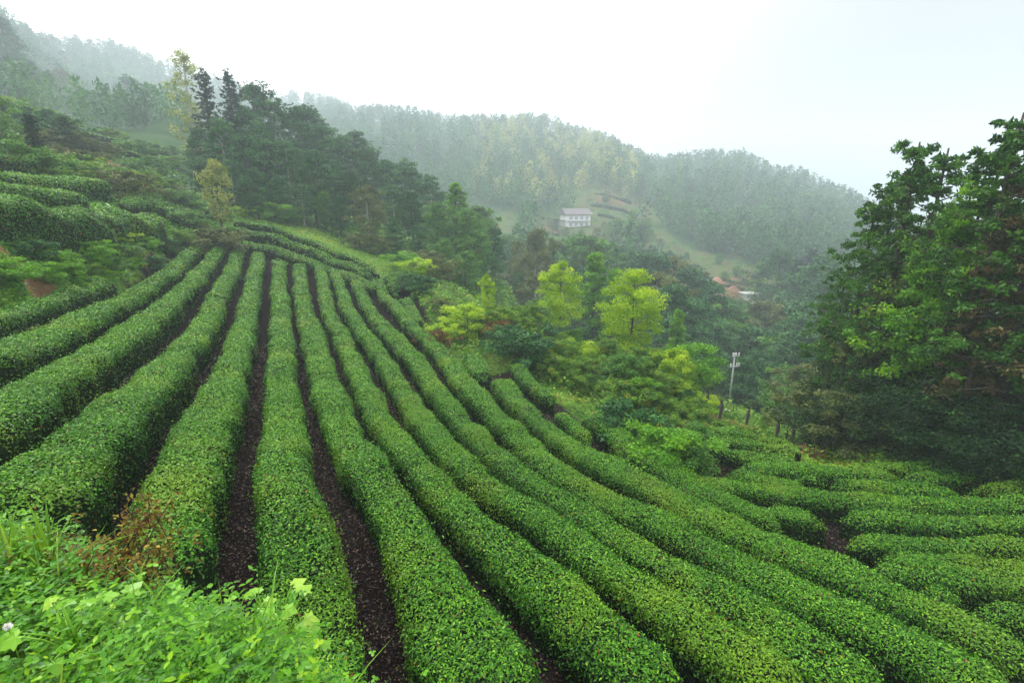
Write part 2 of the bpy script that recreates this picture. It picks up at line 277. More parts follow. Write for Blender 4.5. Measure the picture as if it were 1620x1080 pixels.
M['steel'] = plain('grey_steel', (.3, .31, .32), (.4, .41, .42), 5, .5)
M['redwall'] = plain('orange_clay_brick', (.30, .13, .08), (.42, .20, .13), 3, .85)

# land material: grass, dark soil of the tea field, brown earth, far woodland floor
m = mat('land'); t = m.node_tree; b = t.nodes['Principled BSDF']; M['land'] = m
geo = N(t, 'ShaderNodeTexCoord').outputs['Object']
gr = ramp(t, noise(t, .35, 8, geo, .65), [(.25, (.030, .075, .014)), (.45, (.065, .16, .022)), (.58, (.12, .22, .03)), (.75, (.18, .19, .06))])
soil = ramp(t, noise(t, 9, 10, geo, .75), [(.3, (.004, .003, .003)), (.55, (.012, .008, .007)), (.75, (.034, .022, .018))])
earth = ramp(t, noise(t, 1.2, 8, geo, .7), [(.3, (.10, .055, .028)), (.55, (.19, .105, .055)), (.75, (.22, .20, .06))])
wood = ramp(t, noise(t, .09, 8, geo, .7), [(.3, (.014, .04, .015)), (.5, (.03, .075, .022)), (.65, (.06, .09, .03)), (.8, (.09, .075, .04))])
fld = ramp(t, noise(t, .16, 8, geo, .78), [(.36, (.014, .035, .012)), (.44, (.035, .08, .02)), (.49, (.075, .13, .03)), (.54, (.11, .09, .045)), (.60, (.05, .08, .022)), (.66, (.18, .12, .075))])
col = gr
for nm, c in (('far_wood', wood), ('fields', fld), ('earth', earth), ('soil', soil)):
    at = N(t, 'ShaderNodeAttribute'); at.attribute_name = nm
    mm = N(t, 'ShaderNodeMix', data_type='RGBA'); t.links.new(at.outputs['Fac'], mm.inputs[0]); t.links.new(col, mm.inputs[6]); t.links.new(c, mm.inputs[7]); col = mm.outputs[2]
t.links.new(col, b.inputs['Base Color']); b.inputs['Roughness'].default_value = 1; b.inputs['Specular IOR Level'].default_value = .03
bp = N(t, 'ShaderNodeBump'); bp.inputs['Strength'].default_value = .9; bp.inputs['Distance'].default_value = .06; t.links.new(noise(t, 12, 8, geo, .7), bp.inputs['Height']); t.links.new(bp.outputs[0], b.inputs['Normal'])

# ------------------------------------------------------------------ mesh helpers
def mesh_np(name, verts, faces, mats, fmat=None, tint=None, smooth_=False):
    """verts (n,3); faces: list of int arrays (k, 3|4|n)"""
    me = bpy.data.meshes.new(name); verts = np.asarray(verts, np.float32)
    me.vertices.add(len(verts)); me.vertices.foreach_set('co', verts.ravel())
    faces = [np.asarray(f, np.int32) for f in (faces if isinstance(faces, list) else [faces]) if len(f)]
    loops = np.concatenate([f.ravel() for f in faces]); sz = np.concatenate([np.full(len(f), f.shape[1], np.int32) for f in faces])
    me.loops.add(len(loops)); me.loops.foreach_set('vertex_index', loops)
    me.polygons.add(len(sz)); me.polygons.foreach_set('loop_start', np.r_[0, np.cumsum(sz)[:-1]].astype(np.int32))
    if fmat is not None: me.polygons.foreach_set('material_index', np.asarray(fmat, np.int32))
    me.polygons.foreach_set('use_smooth', np.full(len(sz), smooth_))
    if tint is not None:
        a = me.attributes.new('tint', 'FLOAT', 'FACE'); a.data.foreach_set('value', np.asarray(tint, np.float32))
    for x in mats: me.materials.append(x)
    me.update(); return me
def link(name, me, parent=None, loc=None):
    o = bpy.data.objects.new(name, me); C.objects.link(o)
    if parent is not None: o.parent = parent
    if loc is not None: o.location = loc
    return o
def tag(o, label, cat, group=None):
    o['label'] = label; o['category'] = cat
    if group: o['group'] = group
    return o
def kind(o, k, label=None):
    o['kind'] = k
    if label: o['label'] = label
    return o
# leaf templates: x across, y along, z up
LEAF4 = (np.array([(0, 0, 0), (.24, .42, .05), (0, 1, -.04), (-.24, .42, .05)], float), [[(0, 1, 2, 3)]])
LEAF6 = (np.array([(0, 0, 0), (.20, .28, .06), (.19, .62, .05), (0, 1, -.06), (-.19, .62, .05), (-.20, .28, .06)], float), [[(0, 1, 2, 3), (0, 3, 4, 5)]])
def frames(Nv, rng, lift=.5, tang=None):
    """random leaf frames whose up is Nv jittered by lift"""
    k = len(Nv); U = Nv + rng.normal(0, lift, (k, 3)); U /= np.linalg.norm(U, axis=1)[:, None] + 1e-9
    R = rng.normal(0, 1, (k, 3)) if tang is None else tang + rng.normal(0, .35, (k, 3))
    Y = R - (R * U).sum(1)[:, None] * U; Y /= np.linalg.norm(Y, axis=1)[:, None] + 1e-9
    return np.cross(Y, U), Y, U
def stamp(T, P, F, s):
    tv, tf = T; X, Y, U = F; s = np.broadcast_to(np.asarray(s, float), (len(P),))[:, None, None]
    V_ = P[:, None] + s * (tv[None, :, 0:1] * X[:, None] + tv[None, :, 1:2] * Y[:, None] + tv[None, :, 2:3] * U[:, None])
    off = (np.arange(len(P)) * len(tv))[:, None, None]
    return V_.reshape(-1, 3), [(np.array(f)[None] + off).reshape(-1, np.array(f).shape[1]) for f in tf]
class Acc:
    def __init__(s): s.v = []; s.f = []; s.m = []; s.t = []; s.n = 0
    def add(s, v, fl, mi=0, tint=0.5, per=None):
        for f in fl:
            f = np.asarray(f); s.f.append(f + s.n); s.m.append(np.full(len(f), mi))
            if np.ndim(tint) == 0: s.t.append(np.full(len(f), tint))
            else: s.t.append(np.repeat(tint, len(f) // len(tint)))
        s.v.append(v); s.n += len(v)
    def mesh(s, name, mats, smooth_=False):
        return mesh_np(name, np.concatenate(s.v), s.f, mats, np.concatenate(s.m), np.concatenate(s.t), smooth_)
def tube(P, R, sides=6):
    P = np.asarray(P, float); R = np.asarray(R, float); k = len(P)
    T = np.gradient(P, axis=0); T /= np.linalg.norm(T, axis=1)[:, None] + 1e-9
    ref = np.array([.31, .95, .05]) if abs(T[0, 2]) > .7 else np.array([0, 0, 1.])
    A = np.cross(T, ref); A /= np.linalg.norm(A, axis=1)[:, None] + 1e-9; B = np.cross(T, A)
    th = np.arange(sides) * 2 * np.pi / sides
    Vv = P[:, None] + R[:, None, None] * (np.cos(th)[None, :, None] * A[:, None] + np.sin(th)[None, :, None] * B[:, None])
    i = np.arange(k - 1)[:, None] * sides; j = np.arange(sides)[None]; j2 = (j + 1) % sides
    f = np.stack([i + j, i + j2, i + sides + j2, i + sides + j], -1).reshape(-1, 4)
    return Vv.reshape(-1, 3), [f, np.array([list(range(sides))[::-1]]) , np.array([list(range((k - 1) * sides, k * sides))])]
def scatter_grid(G, dens, rng):
    """random points on a grid surface G (a,b,3); dens(P) per m2 -> points, normals"""
    A = G[:-1, :-1]; B = G[1:, :-1]; Cc = G[:-1, 1:]; D = G[1:, 1:]
    c = (A + B + Cc + D) / 4; nv = np.cross(D - A, Cc - B); ar = np.linalg.norm(nv, axis=-1) / 2 + 1e-12; nv = nv / (2 * ar[..., None])
    ex = ar * dens(c); k = rng.poisson(ex); idx = np.repeat(np.arange(k.size), k.ravel())
    u = rng.random(len(idx))[:, None]; v = rng.random(len(idx))[:, None]
    A, B, Cc, D = [q.reshape(-1, 3)[idx] for q in (A, B, Cc, D)]
    return (A * (1 - u) + B * u) * (1 - v) + (Cc * (1 - u) + D * u) * v, nv.reshape(-1, 3)[idx]

# ------------------------------------------------------------------ hedge builder
def build_hedge(name, P, label, cat='tea hedge', group=None, height=HEDGE_H, leafmat='tea', seed=1, cov=2.1, shaggy=1.0, lowk=.10, slim=.93):
    """P: (n,4) centreline x,y,(ignored z),width"""
    rng = np.random.default_rng(seed)
    r_ = np.hypot(P[:, 0], P[:, 1]).min(); step = .16 if r_ < 12 else .35 if r_ < 30 else .7
    P = resample(P, step); k = len(P)
    T = np.gradient(P[:, :2], axis=0); T /= np.linalg.norm(T, axis=1)[:, None]; Nn = np.stack([T[:, 1], -T[:, 0]], -1)
    s = np.r_[0, np.cumsum(np.linalg.norm(np.diff(P[:, :2], axis=0), axis=1))]
    endr = np.minimum(s, s[-1] - s); env = np.sqrt(np.clip(endr / .45, 0.02, 1)) ; env = np.clip(env, .12, 1)
    th = np.linspace(0, np.pi, 15)                   # from one foot over the top to the other
    cx = -np.cos(th); cz_ = np.sin(th)
    ex = np.sign(cx) * np.abs(cx) ** .42; ez = np.abs(cz_) ** .5   # flat-topped cross-section
    ex = ex * (1 - .15 * (1 - ez))                   # undercut feet
    wob = (.07 * vnoise(s, 0 * s, seed + 20, .55) + .03 * vnoise(s, 0 * s, seed + 21, 1.7)) * (1 if height > .69 else .25); P = P.copy(); P[:, :2] += Nn * wob[:, None]
    zc = zt(P[:, 0], P[:, 1]); hw = P[:, 3] / 2 * slim * env * (1 + .11 * vnoise(s, 0 * s, seed, .8) + .07 * vnoise(s, 0 * s, seed + 9, 2.3))
    X = P[:, 0][:, None] + Nn[:, 0][:, None] * hw[:, None] * ex[None]; Y = P[:, 1][:, None] + Nn[:, 1][:, None] * hw[:, None] * ex[None]
    zg = zt(X, Y); zb = .35 * zg + .65 * zc[:, None]          # a clipped top leans a little with the slope
    hh = height * (.55 + .45 * env) * (1 + .05 * vnoise(s, 0 * s, seed + 3, .7))
    Z = np.where(ez[None] < .05, zg - .03, zb + hh[:, None] * ez[None])
    bump = vnoise(s[:, None] + 0 * X, th[None] * .5 * P[:, 3:4] + 0 * X, seed + 5, 2.6) * .03 + vnoise(s[:, None] + 0 * X, th[None] * .3 + 0 * X, seed + 8, 1.25) * .05 + vnoise(s[:, None] + 0 * X, th[None] * .5 + 0 * X, seed + 6, 6) * .018
    Z = Z + bump * ez[None]; X = X + Nn[:, 0:1] * bump * cx[None]; Y = Y + Nn[:, 1:2] * bump * cx[None]
    G = np.stack([X, Y, Z], -1)
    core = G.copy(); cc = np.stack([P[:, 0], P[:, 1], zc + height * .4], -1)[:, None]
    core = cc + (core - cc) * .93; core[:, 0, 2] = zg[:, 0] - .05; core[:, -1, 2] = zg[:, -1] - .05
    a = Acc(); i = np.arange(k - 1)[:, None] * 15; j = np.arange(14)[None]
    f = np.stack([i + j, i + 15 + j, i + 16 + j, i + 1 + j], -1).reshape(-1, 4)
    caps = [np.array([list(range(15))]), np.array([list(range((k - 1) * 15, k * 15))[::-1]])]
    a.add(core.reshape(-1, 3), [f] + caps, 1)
    Lf = lambda c: np.maximum(.044, .0034 * np.linalg.norm(c, axis=-1))
    low = lambda c: 1.0
    Pp, Nv = scatter_grid(G, lambda c: cov / (.30 * Lf(c) ** 2), rng)
    # outward normals
    ci = nearest(Pp, P); o_ = np.c_[Pp[:, :2] - P[ci, :2], Pp[:, 2] - zc[ci] - height * .45]; Nv[(Nv * o_).sum(1) < 0] *= -1   # outward
    hrel = (Pp[:, 2] - zc[ci]) / height
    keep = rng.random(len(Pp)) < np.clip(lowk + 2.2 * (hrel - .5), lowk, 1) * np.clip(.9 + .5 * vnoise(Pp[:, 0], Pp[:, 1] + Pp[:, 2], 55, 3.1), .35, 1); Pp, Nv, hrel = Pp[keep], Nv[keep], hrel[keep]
    L = Lf(Pp) * rng.uniform(.65, 1.25, len(Pp))
    NU = Nv[:, 2].copy(); Nv = Nv + np.array([0, 0, .2]); Pp = Pp + Nv * rng.uniform(-.03, .045 * shaggy, len(Pp))[:, None]
    Ls = rng.random(len(Pp)) < .03; Pp[Ls] += Nv[Ls] * rng.uniform(.03, .11, Ls.sum())[:, None]
    tint = np.clip(rng.normal(.40, .28, len(Pp)) + .30 * (hrel - .85) - .30 * (1 - np.clip(NU, 0, 1)) + .12 * vnoise(Pp[:, 0], Pp[:, 1], 7, .8), 0, .95)  # lighter young shoots on top; shade of the sides put into the tint
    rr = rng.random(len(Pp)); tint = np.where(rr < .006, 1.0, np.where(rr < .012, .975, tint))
    near = np.linalg.norm(Pp, axis=1) < 7.5
    Fr = frames(Nv, rng, .55)
    for msk, TT in ((near, LEAF6), (~near, LEAF4)):
        if msk.any():
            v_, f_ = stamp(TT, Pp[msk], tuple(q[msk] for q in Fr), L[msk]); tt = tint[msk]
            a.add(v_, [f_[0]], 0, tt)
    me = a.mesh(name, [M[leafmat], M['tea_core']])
    o = link(name, me); tag(o, label, cat, group); return o
def nearest(Pp, P):
    i = np.empty(len(Pp), int)
    for c in range(0, len(Pp), 20000): i[c:c + 20000] = ((Pp[c:c + 20000, None, :2] - P[None, :, :2]) ** 2).sum(-1).argmin(1)
    return i

# ------------------------------------------------------------------ land sheet (polar grid, dense where the camera looks)
th = np.radians(np.unique(np.r_[np.arange(-180, -62, 3.0), np.arange(-62, 62, .3), np.arange(62, 180.1, 3.0)]))
rr = np.exp(np.r_[np.linspace(np.log(.25), np.log(60), 260), np.linspace(np.log(60), np.log(1100), 125)[1:]])
TH, RR = np.meshgrid(th, rr); LX, LY = RR * np.sin(TH), RR * np.cos(TH); LZ = zt(LX, LY)
LZ = LZ + .03 * vnoise(LX, LY, 3, 2.2) + .012 * vnoise(LX, LY, 4, 7) + np.clip((RR - 20) / 100, 0, 1) * (.5 * vnoise(LX, LY, 5, .12) + 1.2 * vnoise(LX, LY, 6, .03))
HC = np.concatenate([P[::2, :2] for k_, P in CENT.items() if k_ != 'm5'])
dm = np.full(LX.size, 99.0); sel = np.nonzero((RR.ravel() < 60))[0]; q_ = np.stack([LX.ravel(), LY.ravel()], -1)
for c in range(0, len(sel), 8000): dm[sel[c:c + 8000]] = np.sqrt(((q_[sel[c:c + 8000], None] - HC[None]) ** 2).sum(-1).min(1))
dm = dm.reshape(LX.shape)
soil_m = np.clip((1.25 - dm + .25 * vnoise(LX, LY, 8, 1.5)) / .3, 0, 1)
def blob(u, v, rx, r0=None, amp=1.0):
    p = hit(u, v) if r0 is None else at_r(u, v, r0)
    d = np.hypot(LX - p[0], LY - p[1]) / rx; return np.clip((1.15 - d + .35 * vnoise(LX, LY, 11, 3 / rx)) / .35, 0, 1) * amp
earth_m = np.maximum.reduce([blob(*p) for p in [(40, 440, .9), (205, 395, 1.2), (232, 408, 1.1), (1110, 652, 1.6), (1150, 668, 1.6), (1190, 690, 1.6), (1235, 706, 1.6), (1270, 718, 1.5), (1130, 640, 1.5), (30, 200, 9, 60), (1190, 437, 8, 152), (1265, 452, 7, 152), (1150, 457, 6, 146), (1215, 446, 5, 148), (868, 372, 5, 186), (965, 305, 7, 238), (205, 372, 1.3)]])
fields_m = np.maximum.reduce([blob(*p) for p in [(1150, 455, 18, 150), (1200, 465, 16, 150), (1100, 430, 22, 160), (900, 420, 16, 140), (1000, 400, 20, 180), (860, 370, 18, 190), (960, 320, 22, 230), (950, 365, 20, 200), (860, 420, 12, 150), (1255, 458, 12, 155), (960, 300, 18, 245)]])
wood_m = np.clip((RR - np.where(TH < -.3, 52, 95)) / 30, 0, 1) * (1 - fields_m) 
nv = LX.size; a_, b_ = LX.shape; ii = np.arange(a_ - 1)[:, None] * b_; jj = np.arange(b_ - 1)[None]
f = np.stack([ii + jj, ii + b_ + jj, ii + b_ + jj + 1, ii + jj + 1], -1).reshape(-1, 4)[:, ::-1]
# close the small disc under the camera
cv = np.r_[np.stack([LX, LY, LZ], -1).reshape(-1, 3), [[0, 0, z1(0, 0)]]]
tri = np.stack([np.full(b_ - 1, nv), np.arange(b_ - 1) , np.arange(1, b_)], -1)[:, ::-1]
me = mesh_np('ground', cv, [f, tri], [M['land']], None, None, True)
for nm, arr in (('soil', soil_m), ('earth', earth_m), ('fields', fields_m), ('far_wood', wood_m)):
    at = me.attributes.new(nm, 'FLOAT', 'POINT'); at.data.foreach_set('value', np.r_[arr.ravel(), 0].astype(np.float32))
kind(link('ground', me), 'structure', 'hilly ground of grass banks, dark tea field soil and far slopes')

# ------------------------------------------------------------------ tea hedges of the field
G1 = 'clipped tea hedges curving over the field'
LAB = {
 'm5': 'short tea hedge at the foot of the green bank, at the far left edge', 'm4': 'tea hedge nearest the left bank, curving from the left edge up to the crest',
 'm3': 'second long tea hedge from the left bank', 'm2': 'third long tea hedge from the left bank, broad where it leaves the left edge',
 'm1': 'bulging tea hedge whose rounded near end stands behind the rusty dead shrub', '0': 'straight upright tea hedge with bare dark soil on both sides, behind the pale lobed plant',
 '1': 'first tea hedge to the right of the straight upright one', '2': 'second tea hedge to the right of the straight upright one',
 '3': 'third tea hedge to the right of the straight upright one', '4': 'fourth tea hedge to the right of the straight upright one',
 '5': 'fifth tea hedge right of the straight upright one, passing below the brown shrub', '6': 'long tea hedge with a blunt upper end that runs to the lower right corner',
 '7a': 'small pointed tea hedge wedged beside the upper end of the long corner hedge', '6a': 'short tea hedge at the top right rim of the field', '6b': 'stubby isolated tea hedge left of the brown shrub',
 '6c': 'short tea hedge just above the blunt end of the long corner hedge', '6d': 'grey-green tea hedge sloping down beside the wild shrubs', '7b': 'yellowish tea hedge along the shrub slope above the black gap',
 'R0': 'dark tea hedge ending left of the black gap', 'RA': 'longest level tea hedge behind the black gap', 'RB': 'narrow tea hedge tapering behind the longest level hedge', 'RC': 'small rounded dark tea hedge behind the level rows',
 'RD': 'light green tea hedge just right of the small rounded dark one', 'RE': 'tea hedge at the right edge behind the longest level hedge', 'RF': 'level tea hedge at the right edge in front of the tall trees',
 'RG': 'thin tea hedge behind the green bush at the start of the level rows', 'RH': 'last thin tea hedge at the foot of the tall trees', 'R1': 'level tea hedge starting right of the black gap',
 'R2': 'second level tea hedge in front of the black gap', 'R2b': 'third level tea hedge in front of the black gap', 'R3': 'fourth level tea hedge in front of the black gap', 'R3b': 'reddish flecked tea bush between the level rows and the long corner hedge', 'R4': 'lowest level tea hedge at the right edge'}
for i, (k, P) in enumerate(CENT.items()):
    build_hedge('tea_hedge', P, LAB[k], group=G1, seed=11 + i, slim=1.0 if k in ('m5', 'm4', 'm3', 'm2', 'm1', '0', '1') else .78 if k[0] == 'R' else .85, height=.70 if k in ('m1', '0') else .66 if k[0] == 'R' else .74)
# narrow rows beyond the crest
def line_hedge(pts, wd, label, group=None, height=.7, seed=1, name='tea_hedge', lm='tea', cov=1.7, lowk=.10, cat='tea hedge'):
    P = np.array([at_r(u, v, r) for u, v, r in pts]); P = resample(np.c_[P, np.full(len(P), wd)], 1.0)
    P[:, :2] = smooth(P[:, :2], 3)
    return build_hedge(name, P, label, cat, group, height, lm, seed, cov, lowk=lowk)
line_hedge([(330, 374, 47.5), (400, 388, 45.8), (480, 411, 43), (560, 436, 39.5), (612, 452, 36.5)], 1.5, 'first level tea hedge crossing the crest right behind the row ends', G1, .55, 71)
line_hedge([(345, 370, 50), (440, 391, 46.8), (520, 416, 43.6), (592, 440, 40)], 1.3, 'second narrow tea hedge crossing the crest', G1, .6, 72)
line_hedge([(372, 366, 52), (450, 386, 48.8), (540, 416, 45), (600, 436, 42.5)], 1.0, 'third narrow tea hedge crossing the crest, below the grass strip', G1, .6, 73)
# terrace above the left bank
G2 = 'tea hedges on the upper left terrace'
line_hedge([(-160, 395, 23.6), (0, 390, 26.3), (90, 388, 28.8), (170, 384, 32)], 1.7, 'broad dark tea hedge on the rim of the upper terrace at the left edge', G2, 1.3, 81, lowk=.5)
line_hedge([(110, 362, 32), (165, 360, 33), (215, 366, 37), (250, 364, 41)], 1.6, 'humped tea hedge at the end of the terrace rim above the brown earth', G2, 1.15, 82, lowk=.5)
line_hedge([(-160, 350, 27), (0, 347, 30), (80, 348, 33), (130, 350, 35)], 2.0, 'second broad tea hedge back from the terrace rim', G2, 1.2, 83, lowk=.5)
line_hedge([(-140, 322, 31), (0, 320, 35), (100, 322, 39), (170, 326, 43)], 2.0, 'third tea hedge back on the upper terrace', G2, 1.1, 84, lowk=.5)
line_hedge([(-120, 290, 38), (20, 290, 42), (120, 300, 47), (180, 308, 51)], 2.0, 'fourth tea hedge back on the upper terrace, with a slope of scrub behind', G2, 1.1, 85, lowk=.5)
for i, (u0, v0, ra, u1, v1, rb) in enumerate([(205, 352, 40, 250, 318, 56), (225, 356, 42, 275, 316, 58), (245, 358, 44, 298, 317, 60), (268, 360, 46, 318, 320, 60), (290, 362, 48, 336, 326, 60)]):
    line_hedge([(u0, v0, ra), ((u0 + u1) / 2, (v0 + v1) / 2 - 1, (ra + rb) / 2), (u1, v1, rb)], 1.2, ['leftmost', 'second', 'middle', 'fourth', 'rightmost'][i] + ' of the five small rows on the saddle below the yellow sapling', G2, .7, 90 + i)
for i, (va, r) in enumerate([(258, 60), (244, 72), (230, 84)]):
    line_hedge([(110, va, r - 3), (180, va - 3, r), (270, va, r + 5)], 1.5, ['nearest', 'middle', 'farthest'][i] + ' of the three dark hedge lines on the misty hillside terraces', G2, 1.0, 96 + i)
# rows on the lower slope by the stumps
for i, (va, r) in enumerate([(0, 16.8), (-7, 18.4), (-14, 20.2), (-20, 22.2)]):
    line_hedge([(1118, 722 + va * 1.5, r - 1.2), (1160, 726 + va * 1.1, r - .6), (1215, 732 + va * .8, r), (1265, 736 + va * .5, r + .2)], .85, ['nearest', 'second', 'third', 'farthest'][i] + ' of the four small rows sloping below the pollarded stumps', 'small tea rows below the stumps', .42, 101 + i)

# ------------------------------------------------------------------ trees and bushes
def prof_round(x): return np.sqrt(np.clip(1 - (2 * x - .85) ** 2 * .85, .05, 1))
def prof_cone(x): return np.clip(1.03 - x, .05, 1)
def prof_col(x): return np.clip(np.sin(np.pi * np.clip(x * .88 + .12, 0, 1)), .12, 1) ** .6
def prof_pine(x): return np.clip(.55 + .55 * np.sin(np.pi * (x * .9 + .1)) - .35 * x, .12, 1)
def tree_meshes(nm, h, R, base, nb, leaf, ncl, nl, prof, lm, seed, rise=.5, droop=0, flat=.6, rc=.28, bark='bark', tr=None, gap=.0, wander=.02, lean=0):
    rng = np.random.default_rng(seed); tr = tr or h * .018 + .02
    zz = np.linspace(-.3, h * .97, 12); wx = np.cumsum(rng.normal(0, wander * h / 12, 12)) + lean * zz; wy = np.cumsum(rng.normal(0, wander * h / 12, 12))
    wx -= wx[0]; wy -= wy[0]
    tp = np.stack([wx, wy, zz], -1); trr = tr * (1 - .9 * np.clip(zz / h, 0, 1)) * np.where(zz < h * .04, 1.35, 1)
    ta = Acc(); v, fl = tube(tp, trr, 8); ta.add(v, fl, 0)
    LP, LN, LS, LT = [], [], [], []
    for b_i in range(nb):
        x = (b_i + rng.uniform(0, .9)) / nb; z = h * (base + (1 - base) * x * .96); az = b_i * 2.39996 + rng.uniform(-.5, .5)
        if rng.random() < gap: continue
        L = R * float(prof(x)) * rng.uniform(.62, 1.12); st = np.array([np.interp(z, zz, wx), np.interp(z, zz, wy), z])
        d = np.array([math.cos(az), math.sin(az), 0]); ts = np.linspace(0, 1, 6)[:, None]
        up = rise * (1 - .3 * x)
        bp_ = st + d * L * ts + np.array([0, 0, 1.]) * (L * (up * ts - droop * ts ** 2)) + rng.normal(0, .03 * L, (6, 3)) * ts
        v, fl = tube(bp_, np.maximum(.25 * tr * (1 - x * .5) * (1 - .85 * ts[:, 0]), .004 * h / 5), 5); ta.add(v, fl, 0)
        for c in range(ncl):
            tt = .35 + .68 * (c + rng.random()) / ncl; cpos = np.array([np.interp(tt, ts[:, 0], bp_[:, q]) for q in range(3)]) + rng.normal(0, .10 * L + .02 * h, 3) * np.array([1, 1, .6])
            rcl = rc * R * rng.uniform(.55, 1.25) * ((.16 + .84 * float(prof(x))) if lm == 'fir' else (.62 * (1 - .62 * x) + .25) if lm in ('stand', 'brown', 'olive') else (.55 + .45 * float(prof(x)))); k = int(nl * rng.uniform(.6, 1.4))
            dd = rng.normal(0, 1, (k, 3)); dd /= np.linalg.norm(dd, axis=1)[:, None]
            LP.append(cpos + dd * (rcl * rng.uniform(.35, 1.08, k) ** .7)[:, None] * np.array([1, 1, flat])); LN.append(dd * .6 + np.array([0, 0, .5]))
            LS.append(leaf * rng.uniform(.6, 1.3, k)); LT.append(np.clip(rng.normal(.45, .2, k) + rng.normal(0, .2), 0, 1))
    P = np.concatenate(LP); Nn = np.concatenate(LN); F = frames(Nn, rng, .7)
    v, f_ = stamp(LEAF4, P, F, np.concatenate(LS)); ca = Acc(); ca.add(v, f_, 0, np.concatenate(LT))
    return ta.mesh(nm + '_trunk', [M[bark]], True), ca.mesh(nm + '_crown', [M[lm]])
def tree_proto(*a, **k): return dict(meshes=tree_meshes(*a, **k), h=a[1])
used_proto = {}
def plant(name, proto, x, y, z, h, rot, label, cat='tree', group=None, wide=1.0, parts=('trunk', 'crown')):
    """an Empty at the foot with trunk and crown; later ones are copies of the first"""
    key = id(proto)
    if key not in used_proto:
        r_ = bpy.data.objects.new(name, None); C.objects.link(r_); ch = [link(p, me_, r_) for p, me_ in zip(parts, proto['meshes'])]
        used_proto[key] = (r_, ch)
    else:
        src, sch = used_proto[key]; r_ = src.copy(); C.objects.link(r_); r_.name = name
        for c_ in sch: d = c_.copy(); C.objects.link(d); d.parent = r_
        if 'group' in r_: del r_['group']
    sc = h / proto['h']; r_.location = (x, y, z); r_.scale = (sc * wide, sc * wide, sc); r_.rotation_euler = (0, 0, rot)
    tag(r_, label, cat, group); return r_
R_ = random.Random(5)
def tree_at(name, proto, u, vt, r, label, cat='tree', group=None, wide=1.0, hmin=1.0):
    """foot on the land at bearing u and distance r; height from the level of the top"""
    d = at_r(u, vt, r); z = z1(d[0], d[1]); h = max(hmin, d[2] - z)
    return plant(name, proto, d[0], d[1], z - .05, h, R_.uniform(0, 6.28), label, cat, group, wide)

# right stand, nearest and most detailed
TP = {}
TP['tallA'] = tree_proto('tall_a', 12, 2.1, .06, 60, .15, 4, 80, prof_pine, 'stand', 21, rise=.45, droop=.25, flat=.5, rc=.19, gap=.12)
TP['tallB'] = tree_proto('tall_b', 12, 1.9, .10, 52, .15, 4, 75, prof_col, 'stand', 22, rise=.6, droop=.2, flat=.55, rc=.19, gap=.15)
TP['tallO'] = tree_proto('tall_o', 12, 2.0, .05, 52, .14, 4, 85, prof_pine, 'olive', 23, rise=.5, droop=.3, flat=.6, rc=.2, gap=.1)
TP['tallR'] = tree_proto('tall_r', 12, 2.1, .08, 52, .15, 4, 80, prof_pine, 'brown', 24, rise=.5, droop=.3, flat=.5, rc=.2, gap=.1)
TP['tallG'] = tree_proto('tall_g', 11, 2.0, .12, 40, .17, 4, 70, prof_col, 'bright', 25, rise=.6, droop=.2, flat=.55, rc=.25, gap=.1)
TP['brightG'] = tree_proto('bright_g', 9, 1.9, .2, 26, .22, 4, 70, prof_round, 'bright', 26, rise=.5, droop=.2, flat=.5, rc=.26, gap=.1)
GR = 'tall mixed trees on the right'
for u, vt, r, p, wd, lb in [
    (1318, 490, 27, 'tallO', .8, 'slim olive tree at the left end of the tall right stand'), (1345, 405, 28, 'tallB', .9, 'dark tree with bare trunk showing, second from the left in the right stand'),
    (1385, 318, 26, 'tallA', .9, 'dark tree with pointed top against the sky, left shoulder of the right stand'), (1425, 262, 26, 'tallB', .9, 'thin topped tree left of the highest left crown of the right stand'),
    (1455, 205, 24.5, 'tallA', .9, 'tall airy tree whose ragged top stands on the skyline of the right stand'), (1505, 215, 24, 'tallB', .95, 'tall ragged tree just right of the first skyline top in the right stand'),
    (1545, 262, 22.5, 'tallG', .8, 'tree with bright green upper crown in the right stand'), (1590, 215, 22.5, 'tallA', .9, 'dark tall tree near the right edge with a split top'),
    (1625, 155, 21.5, 'tallB', 1.0, 'highest tree of the right stand, at the right edge of the photo'), (1600, 330, 20.8, 'tallR', .8, 'rusty brown tree in front near the right edge'),
    (1700, 150, 21, 'tallA', 1.1, 'tall tree beyond the right edge of the stand'), (1760, 150, 21, 'tallR', 1.1, 'brown tree beyond the right edge of the stand'),
    (1345, 520, 24.5, 'tallO', 1.0, 'shorter olive brown tree in front of the left part of the right stand'), (1410, 430, 23.5, 'tallO', 1.0, 'olive tree in the middle front of the right stand'),
    (1470, 420, 22.5, 'brightG', 1.0, 'bright green tree in the middle front of the right stand'), (1540, 430, 21.8, 'tallR', .8, 'rusty tree in front of the middle of the right stand'),
    (1500, 330, 25, 'tallG', 1.0, 'mid green tree behind the bright green one in the right stand'), (1560, 300, 25.5, 'tallG', 1.3, 'fresh green tree filling the back of the right stand'),
    (1440, 350, 28, 'tallA', 1.2, 'dark broad tree behind the front row of the right stand'), (1650, 260, 24, 'tallA', 1.2, 'dark broad tree behind the rusty tree at the right edge')]:
    tree_at('tall_tree', TP[p], u, vt, r, lb, 'tree', GR, wd)
